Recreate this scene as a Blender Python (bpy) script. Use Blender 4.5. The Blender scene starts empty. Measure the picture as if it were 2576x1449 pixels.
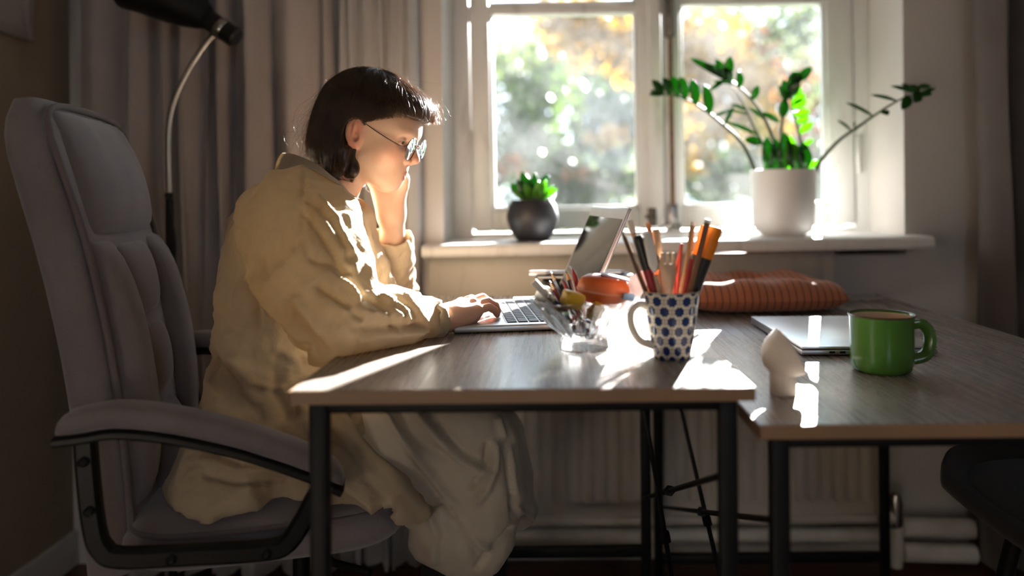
import bpy, bmesh, math, random
import numpy as np
from mathutils import Vector, Matrix, noise as mnoise
random.seed(7); rng = np.random.default_rng(7)
S = bpy.context.scene
C = S.collection
# ------------------------------------------------------------------ camera, sky, sun, exposure
CAMH, FPX, PX0, PY0, ROLL = .96, 1900.0, 1385.0, 495.0, .009
cam = bpy.data.cameras.new('camera'); camo = bpy.data.objects.new('camera', cam); C.objects.link(camo)
camo.location = (0, 0, CAMH)
camo.rotation_euler = (Matrix.Rotation(math.pi/2, 3, 'X') @ Matrix.Rotation(-ROLL, 3, 'Z')).to_euler()
cam.sensor_width = 36; cam.lens = FPX/2576*36
cam.shift_x = -(PX0-1288)/2576; cam.shift_y = -(724.5-PY0)/2576
cam.clip_start = .05; cam.clip_end = 200
cam.dof.use_dof = True; cam.dof.focus_distance = 1.25; cam.dof.aperture_fstop = 1.4
S.camera = camo
world = bpy.data.worlds.new('sky'); S.world = world; world.use_nodes = True
wn = world.node_tree.nodes; wl = world.node_tree.links
bg = wn['Background']; bg.inputs['Color'].default_value = (.70, .84, 1.0, 1); bg.inputs['Strength'].default_value = 2.6
sun = bpy.data.lights.new('sun', 'SUN'); suno = bpy.data.objects.new('sun', sun); C.objects.link(suno)
SUN_TO = Vector((.37, 1, .355)).normalized()
suno.rotation_euler = SUN_TO.to_track_quat('Z', 'Y').to_euler(); suno.location = (3, 8, 6)
sun.energy = 54; sun.angle = .0093; sun.color = (1.0, .975, .94)
S.view_settings.view_transform = 'Standard'; S.view_settings.look = 'None'
S.view_settings.exposure = 0.93; S.view_settings.gamma = 1.0; S.view_settings.use_curve_mapping = False
S.cycles.max_bounces = 10; S.cycles.diffuse_bounces = 6; S.cycles.transparent_max_bounces = 24
S.cycles.caustics_reflective = False; S.cycles.caustics_refractive = False
S.cycles.sample_clamp_indirect = 6

# ------------------------------------------------------------------ measuring helpers
def unroll(px, py):
    u, v = px-PX0, py-PY0
    return u-ROLL*v, v+ROLL*u
def W(px, py, Y):                      # a point of the photograph at distance Y
    u, v = unroll(px, py)
    return Vector((u*Y/FPX, Y, CAMH-v*Y/FPX))
def Tz(px, py, z):                     # ... on a horizontal plane
    u, v = unroll(px, py)
    return W(px, py, (CAMH-z)*FPX/v)
# ------------------------------------------------------------------ mesh helpers
def tag(o, label=None, cat=None, group=None, kind=None):
    if label: o['label'] = label
    if cat: o['category'] = cat
    if group: o['group'] = group
    if kind: o['kind'] = kind
    return o
def empty(name, loc=(0, 0, 0), rz=0, label=None, cat=None, group=None):
    o = bpy.data.objects.new(name, None); C.objects.link(o)
    o.location = loc; o.rotation_euler = (0, 0, rz); o.empty_display_size = .05
    return tag(o, label, cat, group)
def mk(name, vf, mat, parent=None, smooth=True, angle=35, uv=None, loc=None, rot=None):
    v, f = vf
    me = bpy.data.meshes.new(name)
    if isinstance(f, np.ndarray) and len(f):
        v = np.asarray(v, np.float32); n, k = f.shape
        me.vertices.add(len(v)); me.vertices.foreach_set('co', v.ravel())
        me.loops.add(n*k); me.loops.foreach_set('vertex_index', f.astype(np.int32).ravel())
        me.polygons.add(n); me.polygons.foreach_set('loop_start', np.arange(0, n*k, k, dtype=np.int32))
        me.update(calc_edges=True)
    else:
        me.from_pydata([tuple(p) for p in v], [], f)
    me.validate()
    if smooth:
        me.polygons.foreach_set('use_smooth', [True]*len(me.polygons))
        if angle < 180: me.set_sharp_from_angle(angle=math.radians(angle))
    if uv is not None:
        l = me.uv_layers.new(name='UV'); idx = np.zeros(len(me.loops), np.int32); me.loops.foreach_get('vertex_index', idx)
        l.data.foreach_set('uv', np.asarray(uv, np.float32)[idx].ravel())
    if mat: me.materials.append(mat)
    o = bpy.data.objects.new(name, me); C.objects.link(o)
    if parent: o.parent = parent
    if loc is not None: o.location = loc
    if rot is not None: o.rotation_euler = rot
    return o
def cp(o, parent=None, loc=None):
    c = o.copy(); C.objects.link(c)
    if parent: c.parent = parent
    if loc is not None: c.location = loc
    for k in ('label', 'category', 'group'):
        if k in c.keys(): pass
    return c
def join(*parts):
    V, F = [], []
    for v, f in parts:
        b = len(V); V += [tuple(p) for p in v]; F += [tuple(int(i)+b for i in q) for q in f]
    return V, F
def xf(vf, M):
    return [tuple(M @ Vector(p)) for p in vf[0]], vf[1]
def tr(vf, x, y, z): return [(p[0]+x, p[1]+y, p[2]+z) for p in vf[0]], vf[1]
def box(x0, x1, y0, y1, z0, z1, bev=0, seg=2):
    v = [(x, y, z) for x in (x0, x1) for y in (y0, y1) for z in (z0, z1)]
    f = [(0, 1, 3, 2), (4, 6, 7, 5), (0, 4, 5, 1), (2, 3, 7, 6), (0, 2, 6, 4), (1, 5, 7, 3)]
    if bev:
        bm = bmesh.new(); vs = [bm.verts.new(p) for p in v]
        for q in f: bm.faces.new([vs[i] for i in q])
        bmesh.ops.bevel(bm, geom=list(bm.edges), offset=bev, segments=seg, profile=.5, affect='EDGES')
        bm.verts.index_update()
        v = [tuple(p.co) for p in bm.verts]; f = [tuple(q.index for q in fc.verts) for fc in bm.faces]; bm.free()
    return v, f
def lathe(prof, n=32, rfun=None, close=False, uv=False, cap=True):
    V, F, U = [], [], []
    m = len(prof)
    for i in range(n + (1 if uv else 0)):
        a = 2*math.pi*i/n
        for j, (r, z) in enumerate(prof):
            k = rfun(a, r, z) if rfun else 1
            V.append((r*k*math.cos(a), r*k*math.sin(a), z)); U.append((i/n, j/(m-1)))
    N = n + (1 if uv else 0)
    for i in range(n):
        i2 = i+1 if uv else (i+1) % n
        for j in range(m if close else m-1):
            j2 = (j+1) % m
            F.append((i*m+j, i2*m+j, i2*m+j2, i*m+j2))
    if not close and not uv and cap:
        if prof[0][0] > 1e-6: F.append(tuple(i*m for i in range(n))[::-1])
        if prof[-1][0] > 1e-6: F.append(tuple(i*m+m-1 for i in range(n)))
    return (V, F, U) if uv else (V, F)
def frames(pts):
    pts = [Vector(p) for p in pts]; T = []
    for i in range(len(pts)):
        a = pts[max(i-1, 0)]; b = pts[min(i+1, len(pts)-1)]; T.append((b-a).normalized())
    n = T[0].orthogonal().normalized(); R = []
    for t in T:
        n = (n - t*n.dot(t)); n = n.normalized() if n.length > 1e-6 else t.orthogonal().normalized()
        R.append((t, n, t.cross(n)))
    return pts, R
def tube(pts, r, n=8, cap=True, flat=1.0):
    pts, R = frames(pts); V, F = [], []
    rs = r if isinstance(r, (list, tuple)) else [r]*len(pts)
    for p, (t, a, b), q in zip(pts, R, rs):
        for i in range(n):
            th = 2*math.pi*i/n
            V.append(tuple(p + a*(q*math.cos(th)) + b*(q*flat*math.sin(th))))
    for k in range(len(pts)-1):
        for i in range(n):
            j = (i+1) % n
            F.append((k*n+i, k*n+j, (k+1)*n+j, (k+1)*n+i))
    if cap: F += [tuple(range(n))[::-1], tuple((len(pts)-1)*n+i for i in range(n))]
    return V, F
def sweep_rect(pts, up, w, h, bev=.0):   # rectangle section along a path; h along 'up', w across
    pts = [Vector(p) for p in pts]; up = Vector(up); V, F = [], []
    for i, p in enumerate(pts):
        a = pts[max(i-1, 0)]; b = pts[min(i+1, len(pts)-1)]; t = (b-a).normalized()
        s = up.normalized(); n = t.cross(s).normalized()
        k = bev
        for (x, y) in ((-w/2+k, -h/2), (w/2-k, -h/2), (w/2, -h/2+k), (w/2, h/2-k), (w/2-k, h/2), (-w/2+k, h/2), (-w/2, h/2-k), (-w/2, -h/2+k)):
            V.append(tuple(p + n*x + s*y))
    for k in range(len(pts)-1):
        for i in range(8): F.append((k*8+i, k*8+(i+1) % 8, (k+1)*8+(i+1) % 8, (k+1)*8+i))
    F += [tuple(range(8))[::-1], tuple((len(pts)-1)*8+i for i in range(8))]
    return V, F
def spline(pts, n=8):                     # Catmull-Rom
    P = [Vector(p) for p in pts]; P = [2*P[0]-P[1]] + P + [2*P[-1]-P[-2]]; out = []
    for i in range(1, len(P)-2):
        for k in range(n):
            t = k/n; a, b, c, d = P[i-1], P[i], P[i+1], P[i+2]
            out.append(.5*((2*b) + (c-a)*t + (2*a-5*b+4*c-d)*t*t + (3*b-a-3*c+d)*t**3))
    out.append(P[-2]); return out
def pillow(w, h, d, ex=4.0, n=16, m=20):  # soft cushion: superellipsoid w*h*d
    V, F = [], []
    sg = lambda c, e: math.copysign(abs(c)**e, c)
    e1, e2 = 2/2.6, 2/ex
    for i in range(n+1):
        ph = -math.pi/2 + math.pi*i/n
        for j in range(m):
            th = 2*math.pi*j/m
            V.append((w/2*sg(math.cos(ph), e1)*sg(math.cos(th), e2), h/2*sg(math.cos(ph), e1)*sg(math.sin(th), e2), d/2*sg(math.sin(ph), e1)))
    for i in range(n):
        for j in range(m): F.append((i*m+j, i*m+(j+1) % m, (i+1)*m+(j+1) % m, (i+1)*m+j))
    return V, F
def extrude_poly(poly, vec):
    n = len(poly); vec = Vector(vec)
    V = [tuple(Vector(p)) for p in poly] + [tuple(Vector(p)+vec) for p in poly]
    F = [tuple(range(n))[::-1], tuple(range(n, 2*n))] + [(i, (i+1) % n, n+(i+1) % n, n+i) for i in range(n)]
    return V, F
def rotm(ax, ang): return Matrix.Rotation(ang, 4, ax)
def align(a, b):                          # matrix taking +Z at origin onto a->b
    a, b = Vector(a), Vector(b)
    return Matrix.Translation(a) @ (b-a).to_track_quat('Z', 'Y').to_matrix().to_4x4()
# ------------------------------------------------------------------ signed distance modelling (surface nets)
def cap(P, a, b, ra, rb):
    a = np.asarray(a, np.float32); b = np.asarray(b, np.float32); ab = b-a
    t = np.clip((P-a)@ab/(ab@ab), 0, 1)
    q = P-a-t[:, None]*ab
    return np.sqrt((q*q).sum(1)) - (ra+(rb-ra)*t)
def ell(P, c, r, R=None):
    q = P-np.asarray(c, np.float32)
    if R is not None: q = q@np.asarray(R, np.float32)
    r = np.asarray(r, np.float32); k0 = np.sqrt(((q/r)**2).sum(1)); k1 = np.sqrt(((q/(r*r))**2).sum(1))
    return k0*(k0-1)/np.maximum(k1, 1e-6)
def smin(a, b, k):
    h = np.maximum(k-np.abs(a-b), 0)/k; return np.minimum(a, b)-h*h*k*.25
def smax(a, b, k): return -smin(-a, -b, k)
def chain(P, pts, rs, k=None):
    d = None
    for i in range(len(pts)-1):
        c = cap(P, pts[i], pts[i+1], rs[i], rs[i+1])
        d = c if d is None else (np.minimum(d, c) if not k else smin(d, c, k))
    return d
def nets(fn, lo, hi, h):
    lo = np.asarray(lo, np.float32); hi = np.asarray(hi, np.float32)
    n = np.ceil((hi-lo)/h).astype(int)+1
    xs, ys, zs = [lo[i]+h*np.arange(n[i], dtype=np.float32) for i in range(3)]
    D = np.empty(tuple(n), np.float32)
    step = max(1, 400000//(n[1]*n[2]))
    for i in range(0, n[0], step):
        X, Y, Z = np.meshgrid(xs[i:i+step], ys, zs, indexing='ij')
        D[i:i+step] = fn(np.stack([X.ravel(), Y.ravel(), Z.ravel()], 1)).reshape(X.shape)
    I = D < 0
    cn = [(a, b, c) for a in (0, 1) for b in (0, 1) for c in (0, 1)]
    sl = lambda A, o: A[o[0]:n[0]-1+o[0], o[1]:n[1]-1+o[1], o[2]:n[2]-1+o[2]]
    s = sum(sl(I, o).astype(np.int8) for o in cn)
    act = (s > 0) & (s < 8)
    cells = np.argwhere(act); idx = -np.ones(act.shape, np.int64); idx[act] = np.arange(len(cells))
    vals = np.stack([sl(D, o)[act] for o in cn], 1); off = np.array(cn, np.float32)
    acc = np.zeros((len(cells), 3), np.float32); cnt = np.zeros(len(cells), np.float32)
    for p in range(8):
        for q in range(p+1, 8):
            if np.abs(off[p]-off[q]).sum() != 1: continue
            va, vb = vals[:, p], vals[:, q]; m = (va < 0) != (vb < 0)
            t = np.where(m, va/np.where(m, va-vb, 1), 0)
            acc += np.where(m[:, None], off[p]+t[:, None]*(off[q]-off[p]), 0); cnt += m
    V = lo+h*(cells+acc/cnt[:, None])
    Q = []
    for ax in range(3):
        o1, o2 = (ax+1) % 3, (ax+2) % 3
        sa = [slice(1, None)]*3; sb = [slice(1, None)]*3
        A = I.take(range(0, n[ax]-1), axis=ax); B = I.take(range(1, n[ax]), axis=ax)
        E_ = np.argwhere(A != B)
        E_ = E_[(E_[:, o1] > 0) & (E_[:, o2] > 0) & (E_[:, o1] < n[o1]-1) & (E_[:, o2] < n[o2]-1)]
        ins = A[tuple(E_.T)]
        def cid(d1, d2):
            c = E_.copy(); c[:, o1] += d1; c[:, o2] += d2; return idx[tuple(c.T)]
        q = np.stack([cid(-1, -1), cid(0, -1), cid(0, 0), cid(-1, 0)], 1)
        q[~ins] = q[~ins][:, ::-1]; Q.append(q)
    return V.astype(np.float32), np.concatenate(Q)
def attr(o, name, cols):
    a = o.data.color_attributes.new(name, 'FLOAT_COLOR', 'POINT')
    c = np.ones((len(o.data.vertices), 4), np.float32); c[:, :3] = cols; a.data.foreach_set('color', c.ravel())
def vnoise(V, sc, seed=0.0):
    return np.array([mnoise.noise(Vector((float(p[0]*sc+seed), float(p[1]*sc+seed), float(p[2]*sc-seed)))) for p in V], np.float32)
def vnormals(V, F):
    n = np.cross(V[F[:, 2]]-V[F[:, 0]], V[F[:, 3]]-V[F[:, 1]]); N = np.zeros_like(V)
    for i in range(4): np.add.at(N, F[:, i], n)
    return N/np.maximum(np.linalg.norm(N, axis=1, keepdims=True), 1e-9)
def segdist(V, pts):
    d = None
    for a, b in zip(pts[:-1], pts[1:]):
        c = cap(V, a, b, 0, 0); d = c if d is None else np.minimum(d, c)
    return d
# ------------------------------------------------------------------ materials
class Mat:
    def __init__(s, name, col=(.5, .5, .5), rough=.5, metal=0, spec=.5, **kw):
        s.m = bpy.data.materials.new(name); s.m.use_nodes = True
        s.t = s.m.node_tree; s.n = s.t.nodes; s.l = s.t.links
        s.b = s.n['Principled BSDF']; s.out = s.n['Material Output']
        s.b.inputs['Base Color'].default_value = (*col, 1); s.b.inputs['Roughness'].default_value = rough
        s.b.inputs['Metallic'].default_value = metal; s.b.inputs['Specular IOR Level'].default_value = spec
        for k, v in kw.items(): s.b.inputs[k].default_value = v
    def node(s, t, **kw):
        n = s.n.new(t)
        for k, v in kw.items():
            if k.startswith('i_'): n.inputs[k[2:].replace('_', ' ')].default_value = v
            else: setattr(n, k, v)
        return n
    def coord(s, kind='Object', scale=(1, 1, 1), rot=(0, 0, 0)):
        tc = s.node('ShaderNodeTexCoord'); mp = s.node('ShaderNodeMapping')
        mp.inputs['Scale'].default_value = scale; mp.inputs['Rotation'].default_value = rot
        s.l.new(tc.outputs[kind], mp.inputs[0]); return mp.outputs[0]
    def noise(s, vec, scale=5, detail=4, rough=.5):
        n = s.node('ShaderNodeTexNoise'); n.inputs['Scale'].default_value = scale; n.inputs['Detail'].default_value = detail
        n.inputs['Roughness'].default_value = rough; s.l.new(vec, n.inputs['Vector']); return n.outputs['Fac']
    def ramp(s, fac, *stops):
        r = s.node('ShaderNodeValToRGB'); e = r.color_ramp.elements
        while len(e) < len(stops): e.new(.5)
        for q, (p, c) in zip(e, stops): q.position = p; q.color = (*c, 1) if len(c) == 3 else c
        s.l.new(fac, r.inputs[0]); return r.outputs[0]
    def mathn(s, op, a, b=None, c=None):
        n = s.node('ShaderNodeMath', operation=op)
        for i, x in enumerate((a, b, c)):
            if x is None: continue
            if isinstance(x, (int, float)): n.inputs[i].default_value = x
            else: s.l.new(x, n.inputs[i])
        return n.outputs[0]
    def mix(s, fac, a, b, mode='MIX'):
        n = s.node('ShaderNodeMix', data_type='RGBA', blend_type=mode)
        for k, x in ((0, fac), (6, a), (7, b)):
            if isinstance(x, (int, float)): n.inputs[k].default_value = x
            elif isinstance(x, tuple): n.inputs[k].default_value = (*x, 1)
            else: s.l.new(x, n.inputs[k])
        return n.outputs[2]
    def base(s, out): s.l.new(out, s.b.inputs['Base Color']); return s
    def rough(s, out): s.l.new(out, s.b.inputs['Roughness']); return s
    def bump(s, h, strength=.3, dist=.002):
        n = s.node('ShaderNodeBump'); n.inputs['Strength'].default_value = strength; n.inputs['Distance'].default_value = dist
        s.l.new(h, n.inputs['Height']); s.l.new(n.outputs[0], s.b.inputs['Normal']); return s
    def translucent(s, fac, col):
        tn = s.node('ShaderNodeBsdfTranslucent')
        if isinstance(col, tuple): tn.inputs[0].default_value = (*col, 1)
        else: s.l.new(col, tn.inputs[0])
        mx = s.node('ShaderNodeMixShader'); mx.inputs[0].default_value = fac
        s.l.new(s.b.outputs[0], mx.inputs[1]); s.l.new(tn.outputs[0], mx.inputs[2]); s.l.new(mx.outputs[0], s.out.inputs[0]); return s
def simple(name, col, rough=.5, nz=0, scale=20, bump=0, **kw):
    m = Mat(name, col, rough, **kw)
    f = m.noise(m.coord(), scale, 4)
    k = max(nz, .04)
    m.base(m.ramp(f, (.3, tuple(c*(1-k) for c in col)), (.7, tuple(min(1, c*(1+k)) for c in col))))
    if bump: m.bump(f, bump, .002)
    return m.m
def wall_mat(name, a, b):
    m = Mat(name, a, .85, spec=.2); co = m.coord()
    f = m.noise(co, 2.5, 5); g = m.noise(co, 120, 2)
    m.base(m.ramp(f, (.3, a), (.7, b))); m.bump(g, .25, .002); return m.m
M_wall = wall_mat('wall_plaster', (.56, .50, .43), (.64, .58, .50))
M_wallr = wall_mat('wall_plaster_grey', (.54, .51, .48), (.60, .57, .54))
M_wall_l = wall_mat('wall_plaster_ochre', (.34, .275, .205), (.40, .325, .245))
M_ceil = wall_mat('ceiling_plaster', (.66, .63, .58), (.72, .69, .64))
def paint_mat(name, a, b, rough=.4):
    m = Mat(name, a, rough); co = m.coord(scale=(6, 6, 1.2)); f = m.noise(co, 3, 6, .65)
    m.base(m.ramp(f, (.28, b), (.45, a), (.75, tuple(min(1, c*1.05) for c in a)))); m.bump(f, .12, .003); return m.m
M_paint = paint_mat('old_white_paint', (.70, .69, .675), (.48, .46, .43))
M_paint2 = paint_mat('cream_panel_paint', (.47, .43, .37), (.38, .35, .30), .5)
M_rad = simple('radiator_enamel', (.62, .56, .48), .4, .05, 8)
M_pipe = simple('pipe_enamel', (.66, .62, .56), .45, .12, 14)
def floor_mat():
    m = Mat('floor_boards', (.1, .03, .02), .4); co = m.coord(scale=(1.5, 26, 26)); f = m.noise(co, 3, 6, .6)
    m.base(m.ramp(f, (.25, (.05, .014, .008)), (.75, (.16, .05, .025)))); m.bump(f, .2, .002); return m.m
M_floor = floor_mat()
def wood_mat(name, dark, light, axis=1):
    m = Mat(name, dark, .3, spec=.7)
    sc = [34, 34, 34]; sc[axis] = .8
    co = m.coord(scale=tuple(sc)); f = m.noise(co, 5, 8, .62)
    sc2 = [6, 6, 6]; sc2[axis] = .5
    g = m.noise(m.coord(scale=tuple(sc2)), 3, 3)
    c = m.mix(.45, m.ramp(f, (.25, dark), (.72, light)), m.ramp(g, (.3, dark), (.7, light)))
    m.base(c)
    r = m.ramp(f, (.3, (.33, .33, .33)), (.7, (.22, .22, .22))); m.rough(r)
    m.bump(f, .16, .0010); return m.m
M_desk = wood_mat('oak_laminate', (.19, .155, .132), (.25, .212, .186))
M_edge = simple('oak_edge_band', (.34, .20, .11), .5, .12, 6)
M_black = simple('black_powder_metal', (.006, .006, .0065), .5, .2, 60, spec=.25)
M_blackp = simple('black_plastic', (.008, .0078, .0078), .42, .2, 60, spec=.3)
def fabric(name, a, b, sc=900, bump=.35, rough=.9, sheen=.2):
    m = Mat(name, a, rough, spec=.15); m.b.inputs['Sheen Weight'].default_value = sheen
    co = m.coord(); f = m.noise(co, sc, 2); g = m.noise(co, 9, 5, .6)
    c = m.mix(.5, m.ramp(f, (.35, a), (.65, b)), m.ramp(g, (.3, a), (.7, b))); m.base(c); m.bump(f, bump, .0008); return m
M_chair = fabric('mauve_grey_upholstery', (.20, .168, .168), (.295, .258, .266), sheen=.5).m
M_chairp = fabric('upholstery_piping', (.16, .13, .13), (.23, .19, .19)).m
mj = fabric('beige_linen', (.54, .425, .28), (.64, .525, .365), 700, .4)
co = mj.coord(); st = mj.noise(co, 4.5, 4, .6)
old = mj.b.inputs['Base Color'].links[0].from_socket
mj.base(mj.mix(mj.ramp(st, (.50, (0, 0, 0)), (.70, (.75, .75, .75))), old, (.24, .14, .055)))
wr1 = mj.node('ShaderNodeTexNoise'); wr1.inputs['Scale'].default_value = 13; wr1.inputs['Detail'].default_value = 5; wr1.inputs['Distortion'].default_value = 1.6; mj.l.new(co, wr1.inputs['Vector'])
bw_ = mj.node('ShaderNodeBump'); bw_.inputs['Strength'].default_value = .55; bw_.inputs['Distance'].default_value = .012; mj.l.new(wr1.outputs['Fac'], bw_.inputs['Height'])
fb_ = mj.b.inputs['Normal'].links[0].from_node; mj.l.new(bw_.outputs[0], fb_.inputs['Normal'])
mj.translucent(.16, (.72, .55, .30)); M_jacket = mj.m
md = fabric('cream_cotton', (.64, .55, .42), (.74, .645, .51), 800, .3); md.translucent(.15, (.7, .6, .42)); M_dress = md.m
M_shirt = fabric('pale_print_shirt', (.62, .55, .47), (.75, .68, .6), 300, .2).m
M_leg = simple('black_leggings', (.012, .010, .010), .85, .2, 200)
mc = fabric('taupe_curtain', (.40, .355, .335), (.47, .425, .405), 500, .2); mc.translucent(.06, (.4, .3, .24)); M_curt = mc.m
ms = fabric('pale_lining', (.52, .50, .49), (.60, .58, .57), 500, .15); ms.translucent(.2, (.7, .68, .66)); M_sheer = ms.m
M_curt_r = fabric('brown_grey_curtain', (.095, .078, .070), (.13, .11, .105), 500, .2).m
def glass_pane():
    m = Mat('dusty_window_glass', (1, 1, 1), .02)
    tb = m.node('ShaderNodeBsdfTransparent'); tb.inputs[0].default_value = (.97, .98, .98, 1)
    gl = m.node('ShaderNodeBsdfGlossy'); gl.inputs['Roughness'].default_value = .02
    fr = m.node('ShaderNodeFresnel'); fr.inputs[0].default_value = 1.35
    m1 = m.node('ShaderNodeMixShader'); m.l.new(fr.outputs[0], m1.inputs[0]); m.l.new(tb.outputs[0], m1.inputs[1]); m.l.new(gl.outputs[0], m1.inputs[2])
    tl = m.node('ShaderNodeBsdfTranslucent'); tl.inputs[0].default_value = (.95, .97, 1, 1)
    f = m.noise(m.coord(), 4.5, 6, .65); g = m.noise(m.coord(scale=(1, 1, .15)), 60, 3, .7)
    d = m.mathn('ADD', m.ramp(f, (.42, (.0015, .0015, .0015)), (.78, (.016, .016, .016))), m.mathn('MULTIPLY', g, .003))
    m2 = m.node('ShaderNodeMixShader'); m.l.new(d, m2.inputs[0]); m.l.new(m1.outputs[0], m2.inputs[1]); m.l.new(tl.outputs[0], m2.inputs[2])
    m.l.new(m2.outputs[0], m.out.inputs[0]); return m.m
M_glass = glass_pane()
M_chrome = simple('brushed_chrome', (.42, .40, .37), .26, .03, metal=1)
M_alu = simple('silver_aluminium', (.66, .67, .69), .34, .02, metal=.85)
M_alud = simple('grey_aluminium', (.40, .41, .43), .36, .02, metal=.85)
M_iron = simple('aged_iron_latch', (.12, .10, .08), .5, .4, 60, metal=.6)
M_rust = simple('rusty_rod', (.17, .09, .05), .7, .4, 60, metal=.2)
M_key = simple('black_key', (.015, .015, .017), .45)
M_screen = simple('glossy_display', (.006, .007, .008), .05, spec=.7)
M_white = simple('white_ceramic', (.80, .78, .74), .35, .03, 8)
M_whitem = simple('matt_white_plastic', (.66, .60, .53), .55, .03, 8)
M_soil = simple('potting_soil', (.03, .02, .013), .95, .5, 90, .6)
M_green = simple('green_enamel', (.060, .165, .022), .16, .06, 5, spec=.6)
M_rim = simple('dark_enamel_rim', (.06, .035, .02), .35)
M_cream = simple('cream_enamel', (.60, .45, .31), .35)
def leaf(name, a, b, t, tf=.45, rough=.35):
    m = Mat(name, a, rough, spec=.5); f = m.noise(m.coord(), 18, 3)
    m.base(m.ramp(f, (.3, a), (.7, b))); m.translucent(tf, t); return m.m
M_zz = leaf('glossy_leaf', (.010, .055, .010), (.024, .10, .016), (.05, .26, .015), .28, .25)
M_zzl = leaf('vivid_leaf', (.06, .20, .015), (.10, .26, .025), (.26, .60, .03), .5, .3)  # brighter, more translucent green than the glossy leaf
M_stem = simple('green_brown_stem', (.06, .075, .03), .5, .3, 30)
# ------------------------------------------------------------------ the room
def struct(name, vf, m, parent=None, smooth=False, **kw):
    o = mk(name, vf, m, parent, smooth=smooth, **kw)
    if not parent: o['kind'] = 'structure'
    return o
YW, XL, XR, YB, ZC = 2.0, -1.27, 1.75, -2.2, 2.62
OX0, OX1, OZ0, OZ1 = -.284, .937, .80, 2.05          # window opening
tilt = lambda x: .010*(x-.0)
struct('wall_back', join(box(XL-.2, OX0, YW, YW+.36, -.02, ZC), box(OX1, XR+.2, YW, YW+.36, -.02, ZC), box(OX0, OX1, YW, YW+.36, -.02, OZ0), box(OX0, OX1, YW, YW+.36, OZ1, ZC)), M_wallr)
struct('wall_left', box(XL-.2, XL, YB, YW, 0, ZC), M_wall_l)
struct('wall_right', box(XR, XR+.2, YB, YW, 0, ZC), M_wallr)
struct('wall_front', join(box(XL-.2, .3, YB-.2, YB, 0, ZC), box(.9, XR+.2, YB-.2, YB, 0, ZC), box(.3, .9, YB-.2, YB, 0, 1.2), box(.3, .9, YB-.2, YB, 2.0, ZC)), M_wall)  # opening added out of view, lets in sky as fill from behind
struct('ceiling', box(XL-.2, XR+.2, YB-.2, YW+.36, ZC, ZC+.1), M_ceil)
fl = struct('floor', box(XL-.2, XR+.2, YB-.2, YW+.36, -.12, -.018), simple('subfloor', (.03, .02, .015), .9))
pl0 = None; y = YW-.001; k = 0
while y > YB:
    if pl0 is None:
        pl0 = mk('plank', box(XL+.001, XR-.001, -.118, 0, -.018, 0, .002, 1), M_floor, fl, angle=30, loc=(0, y, 0))
    else: cp(pl0, fl, (0, y, 0))
    y -= .121; k += 1
struct('baseboard_left', box(XL, XL+.015, YB, YW, 0, .09, .004), M_paint)
# sloping pier and reveals are plaster; window joinery below
win = empty('window_1'); win['kind'] = 'structure'
YF = 2.22                                               # inner face of the frame
mpp = YF/FPX
def wx(px): return (px-PX0)*mpp
def wz(py, px=1700): return CAMH-(py-PY0+ROLL*(px-PX0))*mpp
TM = Matrix.Rotation(-.008, 4, 'Y')                     # the old frame hangs a little out of level
TMc = Matrix.Translation((.33, YF, .9)) @ TM @ Matrix.Translation((-.33, -YF, -.9))
def wpart(name, vf, m, parent=win, **kw): return mk(name, xf(vf, TMc), m, parent, **kw)
zb, zt = .848, 2.04
zgl, zgr = .925, .925
wpart('frame', join(box(OX0-.03, wx(1188), YF, YF+.09, zb-.05, zt, .003), box(wx(2152), OX1+.03, YF, YF+.09, zb-.05, zt, .003),
     box(wx(1188), wx(2152), YF, YF+.09, zb-.05, wz(580), .003), box(wx(1188), wx(2152), YF, YF+.09, zt-.04, zt+.05, .003)), M_paint, angle=30)
def casement(x0, g0, g1, x1, bar):
    c = mk('casement', xf(join(
        box(x0+.003, g0, YF-.006, YF+.05, .868, zt-.045, .004), box(g1, x1-.003, YF-.006, YF+.05, .868, zt-.045, .004),
        box(g0, g1, YF-.006, YF+.05, .868, zgl, .004), box(g0, g1, YF-.006, YF+.05, zt-.11, zt-.045, .004)), TMc), M_paint, win, angle=30)
    mk('glazing_bar', xf(box(g0-.002, g1+.002, YF-.002, YF+.046, bar, bar+.028, .004), TMc), M_paint, c, angle=30)
    for a, b in ((zgl, bar), (bar+.028, zt-.11)):
        mk('bead', xf(join(box(g0, g0+.010, YF+.004, YF+.03, a, b, .003), box(g1-.010, g1, YF+.004, YF+.03, a, b, .003), box(g0, g1, YF+.004, YF+.03, a, a+.010, .003)), TMc), M_paint, c, angle=30)
        mk('pane', xf(box(g0-.003, g1+.003, YF+.028, YF+.031, a-.003, b+.003), TMc), M_glass, c, smooth=False)
    return c
ca = casement(wx(1188), wx(1238), wx(1610), wx(1660), 1.500)
cb = casement(wx(1664), wx(1716), wx(2085), wx(2152), 1.518)
wpart('meeting_strip', join(box(wx(1636), wx(1668), YF-.022, YF-.004, .87, zt-.05, .004)), M_paint, angle=30)
rod = wpart('espagnolette_rod', tube([(wx(1691), YF-.016, .90), (wx(1691), YF-.016, 1.2), (wx(1691), YF-.016, 1.99)], .0065, 8), M_rust, angle=60)
mk('rod_handle', xf(join(tube([(wx(1689), YF-.024, 1.43), (wx(1686), YF-.045, 1.46), (wx(1687), YF-.045, 1.50), (wx(1690), YF-.03, 1.54)], .009, 8), box(wx(1678), wx(1702), YF-.03, YF-.006, 1.42, 1.56, .006)), TMc), M_iron, rod)
mk('rod_guide', xf(join(box(wx(1680), wx(1702), YF-.026, YF-.006, .866, .935, .004), box(wx(1672), wx(1712), YF-.014, YF-.006, .858, .88, .003)), TMc), M_chrome, rod)
wpart('latch', join(box(wx(1628), wx(1648), YF-.028, YF-.006, .872, .925, .004), box(wx(1620), wx(1640), YF-.034, YF-.02, .895, .905, .003)), M_iron)
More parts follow.
